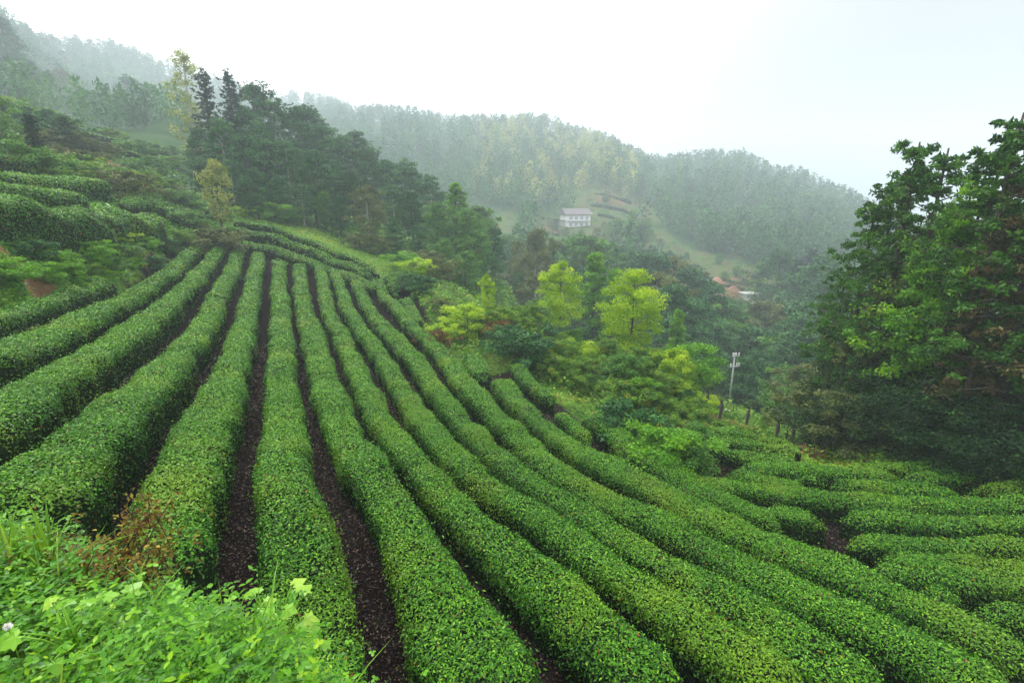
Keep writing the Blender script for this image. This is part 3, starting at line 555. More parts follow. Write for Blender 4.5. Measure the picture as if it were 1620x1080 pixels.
# bush prototypes (limbs + foliage)
BP = {}
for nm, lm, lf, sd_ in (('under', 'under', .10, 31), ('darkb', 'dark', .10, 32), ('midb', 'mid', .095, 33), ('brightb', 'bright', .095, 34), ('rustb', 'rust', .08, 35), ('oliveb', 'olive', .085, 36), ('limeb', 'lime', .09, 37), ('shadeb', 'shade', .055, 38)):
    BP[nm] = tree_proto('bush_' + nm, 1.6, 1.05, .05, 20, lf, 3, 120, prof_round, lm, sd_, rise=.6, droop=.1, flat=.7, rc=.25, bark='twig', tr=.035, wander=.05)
def bush(name, p, u, v, r, h, label, group=None, wide=1.0, cat='shrub', parts=('stem', 'foliage')):
    d = at_r(u, v, r) if r else hit(u, v); z = z1(d[0], d[1])
    return plant(name, BP[p], d[0], d[1], z - .1, h, R_.uniform(0, 6.28), label, cat, group, wide, parts)
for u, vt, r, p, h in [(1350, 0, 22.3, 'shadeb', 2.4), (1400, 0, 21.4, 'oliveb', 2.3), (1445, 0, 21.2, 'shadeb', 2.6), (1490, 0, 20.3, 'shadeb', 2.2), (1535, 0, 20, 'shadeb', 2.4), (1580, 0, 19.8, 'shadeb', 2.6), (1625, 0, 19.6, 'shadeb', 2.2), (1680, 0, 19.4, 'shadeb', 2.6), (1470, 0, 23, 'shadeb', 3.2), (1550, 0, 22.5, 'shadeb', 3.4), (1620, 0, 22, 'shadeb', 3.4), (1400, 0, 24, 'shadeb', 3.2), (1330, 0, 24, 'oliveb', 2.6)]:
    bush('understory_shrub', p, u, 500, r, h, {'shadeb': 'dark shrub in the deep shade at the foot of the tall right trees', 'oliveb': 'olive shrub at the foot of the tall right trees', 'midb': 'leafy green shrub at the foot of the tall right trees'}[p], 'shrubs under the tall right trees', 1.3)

# shrubs on the slope between field and valley
GS = 'wild shrubs on the slope right of the field'
SL = {'under': 'mixed green shrub on the slope right of the field', 'darkb': 'dark green shrub on the slope right of the field', 'midb': 'leafy mid green shrub on the slope right of the field', 'brightb': 'bright green shrub on the slope right of the field', 'rustb': 'reddish brown shrub among the greens of the slope', 'oliveb': 'dull olive shrub on the slope right of the field', 'limeb': 'lime green shrub on the upper slope'}
bush('shrub', 'brightb', 1045, 700, 13.9, 1.6, 'large fresh green bush at the end of the shrub slope, above the level tea rows', None, 1.25)
bush('shrub', 'midb', 1085, 712, 14.6, 1.3, 'smaller green bush right of the large fresh green bush', None, 1.2)
bush('shrub', 'rustb', 690, 515, 25.5, 1.2, 'brown bare shrub at the upper edge of the slope, right of the stubby hedge', None, 1.3)
bush('shrub', 'darkb', 835, 520, 24, 1.9, 'dark glossy evergreen bush in the upper middle of the slope', None, 1.3)
bush('shrub', 'darkb', 800, 505, 26, 1.6, 'dark evergreen bush left of the dark glossy one', None, 1.2)
bush('shrub', 'darkb', 985, 640, 16, 1.5, 'dark red-tinged shrub above the large fresh green bush', None, 1.2)
bush('shrub', 'rustb', 745, 560, 21.2, .5, 'small red leaved shrub at the corner of two hedge ends', None, 1.2)
bush('shrub', 'limeb', 740, 500, 29, 2.0, 'lime green shrub beside the slender sapling at the top of the slope', None, 1.2)
bush('shrub', 'limeb', 700, 505, 28, 1.3, 'low lime shrub behind the brown bare shrub', None, 1.4)
bush('shrub', 'limeb', 905, 545, 29, 2.2, 'lime shrub at the foot of the smaller lime tree', None, 1.1)
bush('shrub', 'limeb', 1058, 600, 25.5, 1.9, 'yellowish bush right of the larger lime tree', None, 1.0)
bush('shrub', 'brightb', 1082, 600, 29, 2.8, 'fresh green bush left of the utility pole', None, 1.1)
rg = np.random.default_rng(77); k = 0; used_ = []
for u, v, r in [(x, y, None) for x, y in zip(rg.uniform(690, 1110, 1800), rg.uniform(470, 730, 1800))]:
    edge = np.interp(u, [690, 720, 760, 800, 850, 900, 960, 1010, 1060, 1110], [520, 535, 545, 560, 590, 625, 640, 655, 695, 725]); top = np.interp(u, [690, 760, 850, 950, 1050, 1110], [460, 478, 500, 530, 570, 610])
    if not (top < v < edge - 6) or k > 150: continue
    d = hit(u, v, 11, 40)
    if np.hypot(*(d[:2])) > 39 or min([np.hypot(*(d[:2] - q)) for q in used_] + [9]) < .034 * np.hypot(*d[:2]) or np.sqrt(((HC - d[:2]) ** 2).sum(1).min()) < 1.35: continue
    k += 1; used_.append(d[:2]); p = rg.choice(['under', 'under', 'under', 'darkb', 'midb', 'oliveb', 'brightb', 'rustb', 'limeb'], p=[.2, .18, .18, .04, .13, .10, .12, .02, .03])
    hh = rg.uniform(.55, 1.15); plant('shrub', BP[p], d[0], d[1], d[2] - .15, hh, R_.uniform(0, 6), SL[p], 'shrub', GS, rg.uniform(1.1, 1.6), ('stem', 'foliage'))
# bank on the left
GB = 'low shrubs on the left bank'
for u, v, p, h in [(15, 450, 'brightb', .9), (-30, 450, 'brightb', .9), (75, 445, 'brightb', .8), (110, 440, 'brightb', .7), (100, 420, 'midb', .7), (150, 425, 'brightb', .7), (210, 425, 'brightb', .7), (170, 445, 'brightb', .6), (230, 395, 'brightb', .8), (120, 455, 'brightb', .6), (95, 425, 'brightb', .8), (150, 410, 'brightb', .9), (180, 430, 'midb', .8), (130, 440, 'under', .7), (205, 410, 'midb', .9), (190, 385, 'limeb', .8), (240, 425, 'darkb', .8), (265, 400, 'darkb', 1.0), (285, 385, 'under', 1.0), (60, 410, 'darkb', .8), (235, 372, 'darkb', .9), (300, 360, 'midb', 1.3), (350, 350, 'midb', 1.3), (320, 365, 'under', 1.0), (375, 345, 'limeb', 1.2), (435, 352, 'brightb', 2.0), (455, 355, 'midb', 1.8), (640, 430, 'brightb', 1.8), (660, 440, 'limeb', 1.6), (690, 445, 'oliveb', 2.0), (600, 400, 'oliveb', 1.8), (570, 392, 'oliveb', 1.6), (670, 430, 'oliveb', 2.2), (720, 455, 'midb', 2.0), (650, 458, 'darkb', 1.2), (665, 462, 'darkb', 1.2), (640, 448, 'midb', 1.0)]:
    d = hit(u, v, 10, 70)
    lb = {'brightb': 'bright green', 'midb': 'mid green', 'under': 'mixed green', 'limeb': 'lime green', 'darkb': 'dark green', 'oliveb': 'olive'}[p] + (' shrub on the left bank' if u < 300 else ' shrub along the crest between field and dark wood')
    plant('shrub', BP[p], d[0], d[1], d[2] - .15, h, R_.uniform(0, 6), lb, 'shrub', GB if u < 300 else 'shrubs along the crest', 1.5, ('stem', 'foliage'))
bush('shrub', 'oliveb', 40, 455, 17.8, .8, 'straw coloured dead tuft on the bare earth of the left bank', None, .8)
# misty scrub on the upper left slope
for i in range(46):
    u = rg.uniform(-40, 330); r = rg.uniform(42, 95); d = at_r(u, 300, r); p = rg.choice(['darkb', 'midb', 'oliveb', 'under'])
    plant('shrub', BP[p], d[0], d[1], z1(d[0], d[1]) - .2, rg.uniform(1.2, 2.6), rg.uniform(0, 6), {'darkb': 'dark', 'midb': 'green', 'oliveb': 'olive', 'under': 'mixed green'}[p] + ' scrub bush on the misty upper left slope', 'shrub', 'scrub on the upper left slope', 1.7, ('stem', 'foliage'))

# mid-distance trees
TP['limeT'] = tree_proto('lime_t', 5, 1.55, .16, 30, .13, 4, 110, prof_col, 'lime', 41, rise=.55, droop=.1, flat=.5, rc=.27, gap=.05, tr=.07)
TP['limeW'] = tree_proto('lime_w', 5, 1.9, .16, 32, .13, 4, 120, prof_round, 'lime', 42, rise=.5, droop=.1, flat=.5, rc=.25, gap=.05, tr=.08)
TP['brT'] = tree_proto('br_t', 8, 1.6, .1, 28, .22, 4, 70, prof_cone, 'bright', 43, rise=.6, flat=.6, rc=.27)
TP['midT'] = tree_proto('mid_t', 9, 2.6, .12, 28, .28, 4, 75, prof_round, 'mid', 44, rise=.5, flat=.6, rc=.3)
TP['oliT'] = tree_proto('oli_t', 9, 2.6, .15, 28, .24, 4, 80, prof_round, 'olive', 45, rise=.6, flat=.7, rc=.28, bark='pale_bark')
TP['drkT'] = tree_proto('drk_t', 11, 3.0, .08, 34, .30, 4, 75, prof_pine, 'dark', 46, rise=.35, droop=.15, flat=.45, rc=.28)
TP['drkU'] = tree_proto('drk_u', 11, 2.7, .12, 32, .30, 4, 70, prof_col, 'dark', 47, rise=.4, droop=.1, flat=.5, rc=.3)
TP['pinL'] = tree_proto('pin_l', 11, 2.6, .12, 34, .26, 4, 60, prof_pine, 'pine', 51, rise=.4, droop=.12, flat=.4, rc=.25, gap=.1, bark='pale_bark')
TP['firT'] = tree_proto('fir_t', 12, 2.2, .03, 120, .26, 4, 20, prof_cone, 'fir', 48, rise=.0, droop=.25, flat=.35, rc=.13)
TP['firS'] = tree_proto('fir_s', 12, 1.5, .03, 190, .17, 3, 16, prof_cone, 'fir', 58, rise=-.05, droop=.2, flat=.3, rc=.12)
TP['yelT'] = tree_proto('yel_t', 14, 2.6, .12, 30, .30, 4, 36, prof_col, 'yellow', 49, rise=.8, flat=.8, rc=.28, bark='pale_bark', gap=.15)
TP['yelS'] = tree_proto('yel_s', 5, 1.2, .15, 20, .20, 3, 50, prof_round, 'yellow', 50, rise=.8, flat=.8, rc=.3)
tree_at('young_tree', TP['limeT'], 888, 412, 34, 'smaller lime yellow tree in the middle of the slope', 'tree', None, .95)
tree_at('young_tree', TP['limeW'], 1005, 428, 28, 'larger lime yellow tree above the shrubs, left of the utility pole', 'tree', None, .95)
tree_at('young_tree', TP['limeT'], 770, 432, 31, 'slender lime sapling at the top of the shrub slope', 'tree', None, .6)
tree_at('young_tree', TP['brT'], 942, 393, 52, 'slim fresh green tree between the two lime trees', 'tree', None, 1.0)
tree_at('young_tree', TP['brT'], 972, 420, 50, 'small green tree leaning on the slim one between the lime trees', 'tree', None, .8)
tree_at('young_tree', TP['brT'], 1076, 485, 44, 'slim green tree right of the larger lime tree', 'tree', None, .8)
tree_at('tree', TP['yelT'], 285, 78, 84, 'very tall pale yellow green tree rising against the mist on the left', 'tree', None, .8)
tree_at('young_tree', TP['yelS'], 335, 250, 50, 'small yellow sapling in front of the dark wood on the left', 'tree', None, .8)
tree_at('fir_tree', TP['firS'], 322, 106, 70, 'pointed dark fir, left of the pair on the skyline', 'tree', 'pair of pointed firs', 1.4)
tree_at('fir_tree', TP['firS'], 356, 106, 74, 'pointed dark fir, right of the pair on the skyline', 'tree', 'pair of pointed firs', 1.3)
tree_at('fir_tree', TP['firT'], 45, 176, 44, 'small lone dark conifer on the left hillside', 'tree', None, 1.3)
tree_at('tree', TP['oliT'], 578, 292, 57, 'olive rounded tree with a pale trunk at the edge of the dark wood', 'tree', None, 1.25)
tree_at('tree', TP['oliT'], 848, 362, 78, 'olive brown tree standing alone right of the dark wood', 'tree', None, .8)
GSP = 'trees of the dark wood on the spur'
SPL = {'pinL': 'lighter green pine with a pale trunk in the wood on the spur', 'drkT': 'dark layered pine in the wood on the spur', 'drkU': 'dark dense tree in the wood on the spur', 'firT': 'narrow fir in the wood on the spur', 'midT': 'green broadleaf tree in the wood on the spur', 'oliT': 'olive broadleaf tree in the wood on the spur'}
for u, vt, r, p, wd in [(400, 130, 82, 'drkU', 1), (385, 165, 74, 'drkT', 1), (430, 155, 80, 'pinL', 1.1), (470, 165, 80, 'drkU', 1.1), (505, 192, 78, 'drkT', 1.1), (540, 212, 80, 'pinL', 1.1), (575, 232, 80, 'drkU', 1.1), (610, 250, 78, 'drkT', 1.2), (645, 262, 78, 'drkU', 1.1), (680, 275, 76, 'pinL', 1.1), (760, 325, 70, 'midT', 1.1), (782, 358, 66, 'drkU', 1.0),
    (345, 185, 64, 'pinL', 1.2), (380, 210, 62, 'drkU', 1.2), (415, 200, 66, 'drkT', 1.2), (450, 220, 64, 'pinL', 1.2), (490, 235, 62, 'drkU', 1.2), (525, 250, 66, 'drkT', 1.2), (555, 268, 66, 'drkU', 1.2), (620, 290, 62, 'pinL', 1.2), (650, 300, 62, 'drkU', 1.2), (690, 320, 60, 'midT', 1.1), (720, 340, 62, 'midT', 1.1), (750, 362, 58, 'midT', 1.1), (775, 395, 55, 'pinL', 1.0),
    (400, 265, 58, 'drkU', 1.1), (440, 275, 60, 'drkT', 1.1), (475, 290, 59, 'pinL', 1.1), (510, 300, 60, 'midT', .9), (535, 310, 59, 'drkU', 1.1), (625, 345, 55, 'drkT', 1.1), (660, 355, 54, 'drkU', 1.1), (700, 375, 52, 'midT', 1.1), (735, 395, 50, 'midT', 1.1), (630, 385, 53, 'drkU', 1.0), (680, 400, 50, 'midT', 1.0), (590, 340, 60, 'pinL', 1.1), (310, 200, 68, 'drkU', 1.1), (560, 205, 95, 'drkT', 1.2), (640, 250, 95, 'pinL', 1.2), (480, 165, 95, 'drkU', 1.2), (700, 300, 90, 'drkT', 1.2), (362, 250, 60, 'pinL', 1.0)]:
    tree_at('pine_tree' if p == 'drkT' else 'tree', TP[p], u, vt, r, SPL[p], 'tree', GSP, wd * 1.05)
tree_at('tree', TP['brT'], 720, 285, 68, 'fresh green pointed crown lighting up the lower end of the dark wood', 'tree', None, 1.5)
tree_at('tree', TP['midT'], 742, 330, 60, 'mid green rounded tree below the fresh green pointed crown', 'tree', None, 1.0)
# misty trees on the upper left
for u, vt, r, p, lb in [(0, 25, 205, 'drkU', 'tall misty tree at the upper left corner'), (22, 85, 195, 'drkT', 'misty pine right of the corner tree'), (48, 95, 198, 'drkU', 'broad misty tree third from the upper left corner'), (-40, 30, 195, 'drkT', 'misty tree beyond the upper left corner'),
    (205, 120, 224, 'drkU', 'taller of the misty trees in the middle of the upper left slope'), (230, 130, 230, 'drkT', 'misty pine beside the taller tree of the upper left slope'), (180, 150, 218, 'drkU', 'short misty tree left of the pine on the upper left slope'), (160, 160, 218, 'drkT', 'leftmost short misty pine on the upper left slope'), (255, 150, 214, 'midT', 'pale misty tree beside the very tall yellow green tree'), (95, 110, 230, 'oliT', 'faint misty olive tree on the left slope')]:
    tree_at('tree', TP[p], u, vt, r, lb, 'tree', 'misty trees on the upper left slope', 1.2)
# valley trees between slope and fields
GV = 'trees filling the valley below the slope'
VL = {'pinL': 'lighter green pine in the valley below the slope', 'drkT': 'dark layered tree in the valley below the slope', 'drkU': 'dense dark tree in the valley below the slope', 'midT': 'green broadleaf tree in the valley below the slope', 'oliT': 'olive tree in the valley below the slope', 'firT': 'fir in the valley below the slope', 'brT': 'fresh green tree in the valley below the slope'}
for u, r, vt, p in [(830, 85, 400, 'oliT'), (865, 90, 385, 'drkT'), (900, 100, 375, 'drkU'), (935, 95, 370, 'midT'), (965, 105, 385, 'drkU'), (1000, 100, 395, 'pinL'), (1035, 90, 398, 'drkU'), (1065, 95, 405, 'oliT'), (1095, 88, 420, 'drkU'), (1125, 85, 440, 'drkT'), (1150, 85, 470, 'midT'), (1180, 90, 480, 'pinL'), (1215, 88, 475, 'oliT'), (1250, 90, 478, 'drkU'), (1285, 85, 470, 'drkT'), (1320, 95, 440, 'drkU'),
    (820, 65, 430, 'pinL'), (855, 62, 432, 'oliT'), (925, 66, 420, 'drkU'), (1040, 68, 430, 'oliT'), (1065, 62, 445, 'drkT'), (1100, 66, 470, 'drkU'), (1130, 64, 505, 'pinL'), (1160, 70, 510, 'midT'), (1195, 66, 515, 'drkU'), (1225, 68, 520, 'drkT'), (1255, 64, 525, 'midT'), (1280, 60, 520, 'drkU'),
    (860, 48, 470, 'midT'), (985, 52, 470, 'drkU'), (1060, 48, 500, 'pinL'), (1120, 52, 535, 'drkU'), (1180, 50, 560, 'drkT'), (1215, 48, 570, 'drkU'), (1250, 46, 580, 'midT'), (1275, 42, 575, 'oliT'), (1240, 40, 610, 'midT'), (1205, 56, 550, 'drkU'), (1275, 72, 490, 'pinL'), (1240, 130, 392, 'drkU'), (1268, 125, 405, 'firT'), (1205, 145, 412, 'brT'), (1285, 135, 390, 'firT'), (1310, 110, 400, 'drkT'), (1300, 75, 470, 'drkU'), (820, 110, 380, 'drkU'), (800, 120, 370, 'midT')]:
    tree_at('tree', TP[p], u, vt, r, VL[p], 'tree', GV, 1.25, 3)
# individual trees on the far hillside
GF = 'pale trees on the far hillside'
for i, (u, vt, r) in enumerate([(775, 190, 390), (800, 185, 390), (830, 195, 390), (860, 178, 390), (880, 190, 383), (790, 235, 291), (820, 240, 286), (850, 235, 291), (880, 230, 297), (905, 235, 291), (912, 260, 275), (945, 225, 302), (965, 220, 307), (948, 262, 270), (985, 292, 253), (1165, 290, 291), (1185, 300, 289), (690, 200, 416), (720, 205, 416), (660, 235, 324), (625, 230, 324), (1000, 250, 324), (845, 262, 258), (872, 268, 252), (820, 275, 262), (925, 275, 248), (990, 300, 240), (790, 215, 350), (865, 215, 345)]):
    tree_at('tree', TP['yelT'], u, vt, r, 'pale yellow tree on the misty far hillside above the white house' if u < 1100 else 'yellow tree alone in the dark far wood right of the house', 'tree', GF, 1.3, 7)
for i, (u, vt, r, p) in enumerate([(1000, 330, 178, 'brT'), (975, 345, 180, 'midT'), (880, 345, 188, 'drkU'), (870, 350, 192, 'oliT'), (895, 366, 180, 'midT'), (920, 362, 178, 'midT'), (945, 360, 180, 'oliT'), (850, 320, 210, 'midT'), (1020, 345, 182, 'midT'), (1060, 395, 160, 'drkT'), (1015, 355, 175, 'drkU')]):
    tree_at('tree', TP[p], u, vt, r, {'brT': 'fresh green tree right of the white house', 'midT': 'green tree near the white house', 'oliT': 'olive tree near the white house', 'drkU': 'dark tree near the white house', 'drkT': 'dark layered tree below the white house'}[p], 'tree', 'trees round the white house', 1.4, 4)
# the far wood: one mass
def far_wood(name, n, sampler, label, lm, seed, hts=(7, 12), xy=False):
    rng = np.random.default_rng(seed); u, r = sampler(rng, n); D = np.stack([u, r], -1) if xy else at_r(u, np.full(n, 300.0), r); z = zt(D[:, 0], D[:, 1]); a = Acc()
    h = rng.uniform(*hts, n); R = h * (rng.uniform(.5, .9, n) if xy else rng.uniform(.22, .36, n)); K_ = 110
    c = rng.random((n, K_)); az = rng.random((n, K_)) * 6.283; pr = np.sqrt(np.clip(np.sin(np.pi * np.clip(c * .9 + .1, 0, 1)), 0, 1)) * (.35 + .65 * rng.random((n, K_)))
    P = np.stack([D[:, 0, None] + R[:, None] * pr * np.cos(az), D[:, 1, None] + R[:, None] * pr * np.sin(az), z[:, None] + h[:, None] * (.12 + .9 * c)], -1).reshape(-1, 3)
    Nn = np.stack([np.cos(az) * .7, np.sin(az) * .7, .3 + 0 * az], -1).reshape(-1, 3)
    ti = np.clip(rng.normal(.45, .15, (n, K_)) + rng.normal(0, .22, (n, 1)), 0, 1).ravel()
    v, f_ = stamp(LEAF4, P, frames(Nn, rng, .5), np.repeat(h * .13, K_) * rng.uniform(.7, 1.3, n * K_)); a.add(v, f_, 0, ti)
    for i in range(0, 0 if xy else n, 3): # trunks
        v, fl = tube(np.array([[D[i, 0], D[i, 1], z[i] - .5], [D[i, 0], D[i, 1], z[i] + h[i] * .7]]), [h[i] * .016, h[i] * .008], 4); a.add(v, fl, 1)
    kind(link(name, a.mesh(name, [M[lm], M['bark']])), 'stuff', label)
clear = [at_r(u, v, r)[:2].tolist() + [rad_] for u, v, r, rad_ in [(1150, 455, 150, 18), (1200, 465, 150, 15), (1100, 430, 160, 22), (900, 420, 140, 16), (1000, 395, 185, 22), (860, 370, 190, 16), (960, 320, 230, 18), (950, 365, 200, 15), (908, 358, 200, 16), (908, 390, 180, 14), (860, 420, 150, 12), (905, 400, 160, 14), (1255, 458, 155, 12), (1180, 440, 140, 16), (1130, 450, 130, 14)]]
def samp(u0, u1, r0, r1):
    def f_(rng, n):
        U, Rr = [], []
        while len(U) < n:
            u = rng.uniform(u0, u1); r = rng.uniform(r0, r1); d = at_r(u, 300, r)
            if all((d[0] - a) ** 2 + (d[1] - b) ** 2 > c * c for a, b, c in clear): U.append(u); Rr.append(r)
        return np.array(U), np.array(Rr)
    return f_
far_wood('far_wood', 1500, samp(500, 1560, 195, 520), 'dark misty wood covering the far hillside and ridge', 'dark', 61)
far_wood('far_wood', 450, samp(500, 1560, 195, 510), 'lighter green trees mixed into the wood of the far hillside', 'pine', 65)
far_wood('far_wood', 330, samp(820, 1500, 120, 200), 'dark wood on the lower far hillside below the fields', 'dark', 62)
far_wood('far_wood', 1100, samp(-140, 560, 270, 620), 'pale misty wood on the high hill at the upper left', 'dark', 63)
far_wood('far_wood', 170, samp(750, 1010, 222, 400), 'yellowish broadleaf wood above the white house', 'yellow', 64)

for i, (u0, v0, ra, u1, v1, rb) in enumerate([(1080, 420, 150, 1190, 440, 152), (1100, 432, 146, 1215, 452, 148), (1010, 408, 160, 1110, 414, 160), (1180, 452, 143, 1270, 466, 143), (1120, 462, 138, 1230, 476, 138), (850, 372, 182, 885, 378, 178), (838, 388, 170, 880, 394, 168), (940, 300, 240, 1000, 306, 238), (935, 318, 225, 1005, 322, 222), (840, 408, 160, 880, 414, 156), (990, 392, 172, 1090, 400, 170), (945, 338, 212, 990, 342, 208)]):
    P = np.array([at_r(u0, v0, ra), at_r((u0 + u1) / 2, (v0 + v1) / 2 - 2, (ra + rb) / 2), at_r(u1, v1, rb)]); P = resample(np.c_[P, np.full(3, 1.8)], 2.0)
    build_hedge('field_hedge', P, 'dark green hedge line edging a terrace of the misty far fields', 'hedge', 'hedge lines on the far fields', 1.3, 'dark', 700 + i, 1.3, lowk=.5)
far_wood('far_wood', 150, samp(-120, 330, 120, 225), 'misty scrubby wood on the slope below the high hill at the upper left', 'pine', 67, (4, 9))
rg = np.random.default_rng(99)
for i in range(34):
    u, v, r = [(1150, 455, 150), (1200, 465, 148), (1090, 430, 160), (900, 415, 150), (1000, 395, 182), (860, 380, 185), (960, 320, 228), (950, 362, 200)][i % 8]; d = at_r(u + rg.uniform(-50, 50), 400, r + rg.uniform(-14, 14)); p, lb = [('midT', 'small green'), ('oliT', 'small olive'), ('pinL', 'small dark green')][i % 3]
    plant('tree', TP[p], d[0], d[1], z1(d[0], d[1]) - .2, rg.uniform(2.2, 4.5), rg.uniform(0, 6), lb + ' tree dotted over the misty terraced fields', 'tree', 'small trees on the far fields', 1.4)
def fsamp(rng, n):
    U, Rr = [], []
    while len(U) < n:
        q = clear[rng.integers(len(clear))]; a_ = rng.uniform(0, 6.28); k_ = q[2] * math.sqrt(rng.random()); x, y = q[0] + k_ * math.cos(a_), q[1] + k_ * math.sin(a_); r = math.hypot(x, y)
        if np.hypot(x - hpos[0], y - hpos[1]) > 11: U.append(x); Rr.append(y)
    return np.array(U), np.array(Rr)
hpos = at_r(905, 360, 194)[:2]
far_wood('far_scrub', 380, fsamp, 'low scrub and crop rows on the misty terraced fields', 'under', 68, (.8, 2.6), True)
far_wood('far_scrub', 120, fsamp, 'scattered pale bushes on the misty terraced fields', 'olive', 69, (1.5, 4.0), True)
# ------------------------------------------------------------------ simple solids
def box(a, x0, x1, y0, y1, z0, z1_, mi=0):
    v = np.array([(x, y, z) for z in (z0, z1_) for x, y in ((x0, y0), (x1, y0), (x1, y1), (x0, y1))], float)
    a.add(v, [np.array([(0, 3, 2, 1), (4, 5, 6, 7), (0, 1, 5, 4), (1, 2, 6, 5), (2, 3, 7, 6), (3, 0, 4, 7)])], mi)
def ob(name, mats, parent, *boxes):
    a = Acc()
    for b_ in boxes: box(a, *b_)
    return link(name, a.mesh(name, mats), parent)
# white house on the far slope
hp = at_r(909, 356, 200); hz = z1(hp[0], hp[1])
hs_ = bpy.data.objects.new('house', None); C.objects.link(hs_); hs_.location = (hp[0], hp[1], hz - .3); hs_.rotation_euler = (0, 0, rad(16)); hs_.scale = (.9, .9, .78); tag(hs_, 'two-storey white house with a mauve tiled roof on the misty far hillside', 'house')
ob('wall', [M['wall']], hs_, (-5.2, 5.6, -3.5, 3.5, -1.0, 6.2))
a = Acc(); v = np.array([(-5.9, -4.3, 6.1), (6.3, -4.3, 6.1), (6.3, 4.3, 6.1), (-5.9, 4.3, 6.1), (-5.9, 0, 8.9), (6.3, 0, 8.9), (-5.9, -4.3, 5.9), (6.3, -4.3, 5.9), (6.3, 4.3, 5.9), (-5.9, 4.3, 5.9)], float)
a.add(v, [np.array([(0, 1, 5, 4), (2, 3, 4, 5), (0, 6, 7, 1), (2, 8, 9, 3), (6, 9, 8, 7), (1, 7, 8, 2), (0, 3, 9, 6)]), np.array([(0, 4, 3), (1, 2, 5)])]); link('roof', a.mesh('roof', [M['roof']]), hs_)
for zb in (.6, 3.6):
    for x0 in (-3.9, -1.5, .9, 3.3):
        w_ = ob('window', [M['wall']], hs_, (x0 - .08, x0 + 1.48, -3.56, -3.49, zb - .08, zb + 1.5)); ob('pane', [M['glass']], w_, (x0, x0 + 1.4, -3.6, -3.565, zb, zb + 1.4))
ob('balcony', [M['concrete']], hs_, (-4.8, 5.2, -4.5, -3.52, 2.9, 3.1))
sh = bpy.data.objects.new('shed', None); C.objects.link(sh); sp = at_r(884, 364, 198); sh.location = (sp[0], sp[1], z1(sp[0], sp[1]) - .3); tag(sh, 'low grey shed left of the white house', 'shed')
ob('wall', [M['concrete']], sh, (-2.2, 2.2, -1.8, 1.8, -.5, 2.2)); ob('roof', [M['roof']], sh, (-2.6, 2.6, -2.2, 2.2, 2.2, 2.5))
for i, (u, v, r, ww, hh_, lb) in enumerate([(1133, 452, 148, 2.6, 2.6, 'larger heap of orange pink earth among the terraced fields'), (1160, 456, 146, 2.2, 1.8, 'smaller heap of orange pink earth among the terraced fields')]):
    p = at_r(u, v, r); rng = np.random.default_rng(800 + i); a = Acc(); az = np.linspace(0, 2 * np.pi, 19)[:-1]; rg_ = np.linspace(1, 0, 6)[:-1]
    v_ = [(ww * q * (1 + .2 * vnoise(math.cos(t_) + 5, math.sin(t_), i, 2)) * math.cos(t_), ww * q * .8 * math.sin(t_), hh_ * (1 - q ** 1.4) + .12 * rng.normal() - .3 * (q == 1)) for q in rg_ for t_ in az] + [(0, 0, hh_)]
    f_ = np.array([(j * 18 + k_, j * 18 + (k_ + 1) % 18, j * 18 + 18 + (k_ + 1) % 18, j * 18 + 18 + k_) for j in range(4) for k_ in range(18)]); f2 = np.array([(72 + k_, 72 + (k_ + 1) % 18, 90) for k_ in range(18)]); a.add(np.array(v_, float), [f_, f2])
    o = link('earth_heap', a.mesh('earth_heap', [M['redwall']], True), None, (p[0], p[1], z1(p[0], p[1]))); tag(o, lb, 'earth heap', 'earth heaps on the fields')
for i, (u, v, r, lb) in enumerate([(1187, 466, 143, 'small pale shed among the far fields, left of the two'), (1206, 477, 138, 'small pale shed among the far fields, right of the two')]):
    p = at_r(u, v, r); s_ = bpy.data.objects.new('shed', None); C.objects.link(s_); s_.location = (p[0], p[1], z1(p[0], p[1]) - .3); s_.rotation_euler = (0, 0, .3 + i * .5); tag(s_, lb, 'shed')
    ob('wall', [M['wall']], s_, (-2, 2, -1.5, 1.5, -.6, 1.9)); ob('roof', [M['concrete']], s_, (-2.4, 2.4, -1.9, 1.9, 1.9, 2.2)); ob('door', [M['twig']], s_, (-.4, .4, -1.56, -1.5, .3, 1.7))
# utility pole
pp = at_r(1156, 617, 46); pz = z1(pp[0], pp[1]); top = at_r(1156, 557, 46)[2]; ph = top - pz
po = bpy.data.objects.new('utility_pole', None); C.objects.link(po); po.location = (pp[0], pp[1], pz); po.rotation_euler = (0, 0, .3); tag(po, 'pale concrete utility pole with short crossarms and insulators beside the path', 'utility pole')
a = Acc(); v, fl = tube([(0, 0, -.4), (0, 0, ph)], [.085, .06], 10); a.add(v, fl); link('pole', a.mesh('pole', [M['steel']], True), po)
for zc_, hwid in ((ph - .25, .38), (ph - 1.2, .5)):
    ca_ = ob('crossarm', [M['steel']], po, (-hwid, hwid, -.17, -.11, zc_ - .05, zc_ + .05))
    for xx in (-hwid + .08, 0 if zc_ > ph - .5 else hwid * .4, hwid - .08):
        a = Acc(); v, fl = tube([(xx, -.14, zc_ + .05), (xx, -.14, zc_ + .12), (xx, -.14, zc_ + .2), (xx, -.14, zc_ + .28)], [.03, .06, .04, .05], 8); a.add(v, fl); link('insulator', a.mesh('insulator', [M['ceramic']], True), ca_)
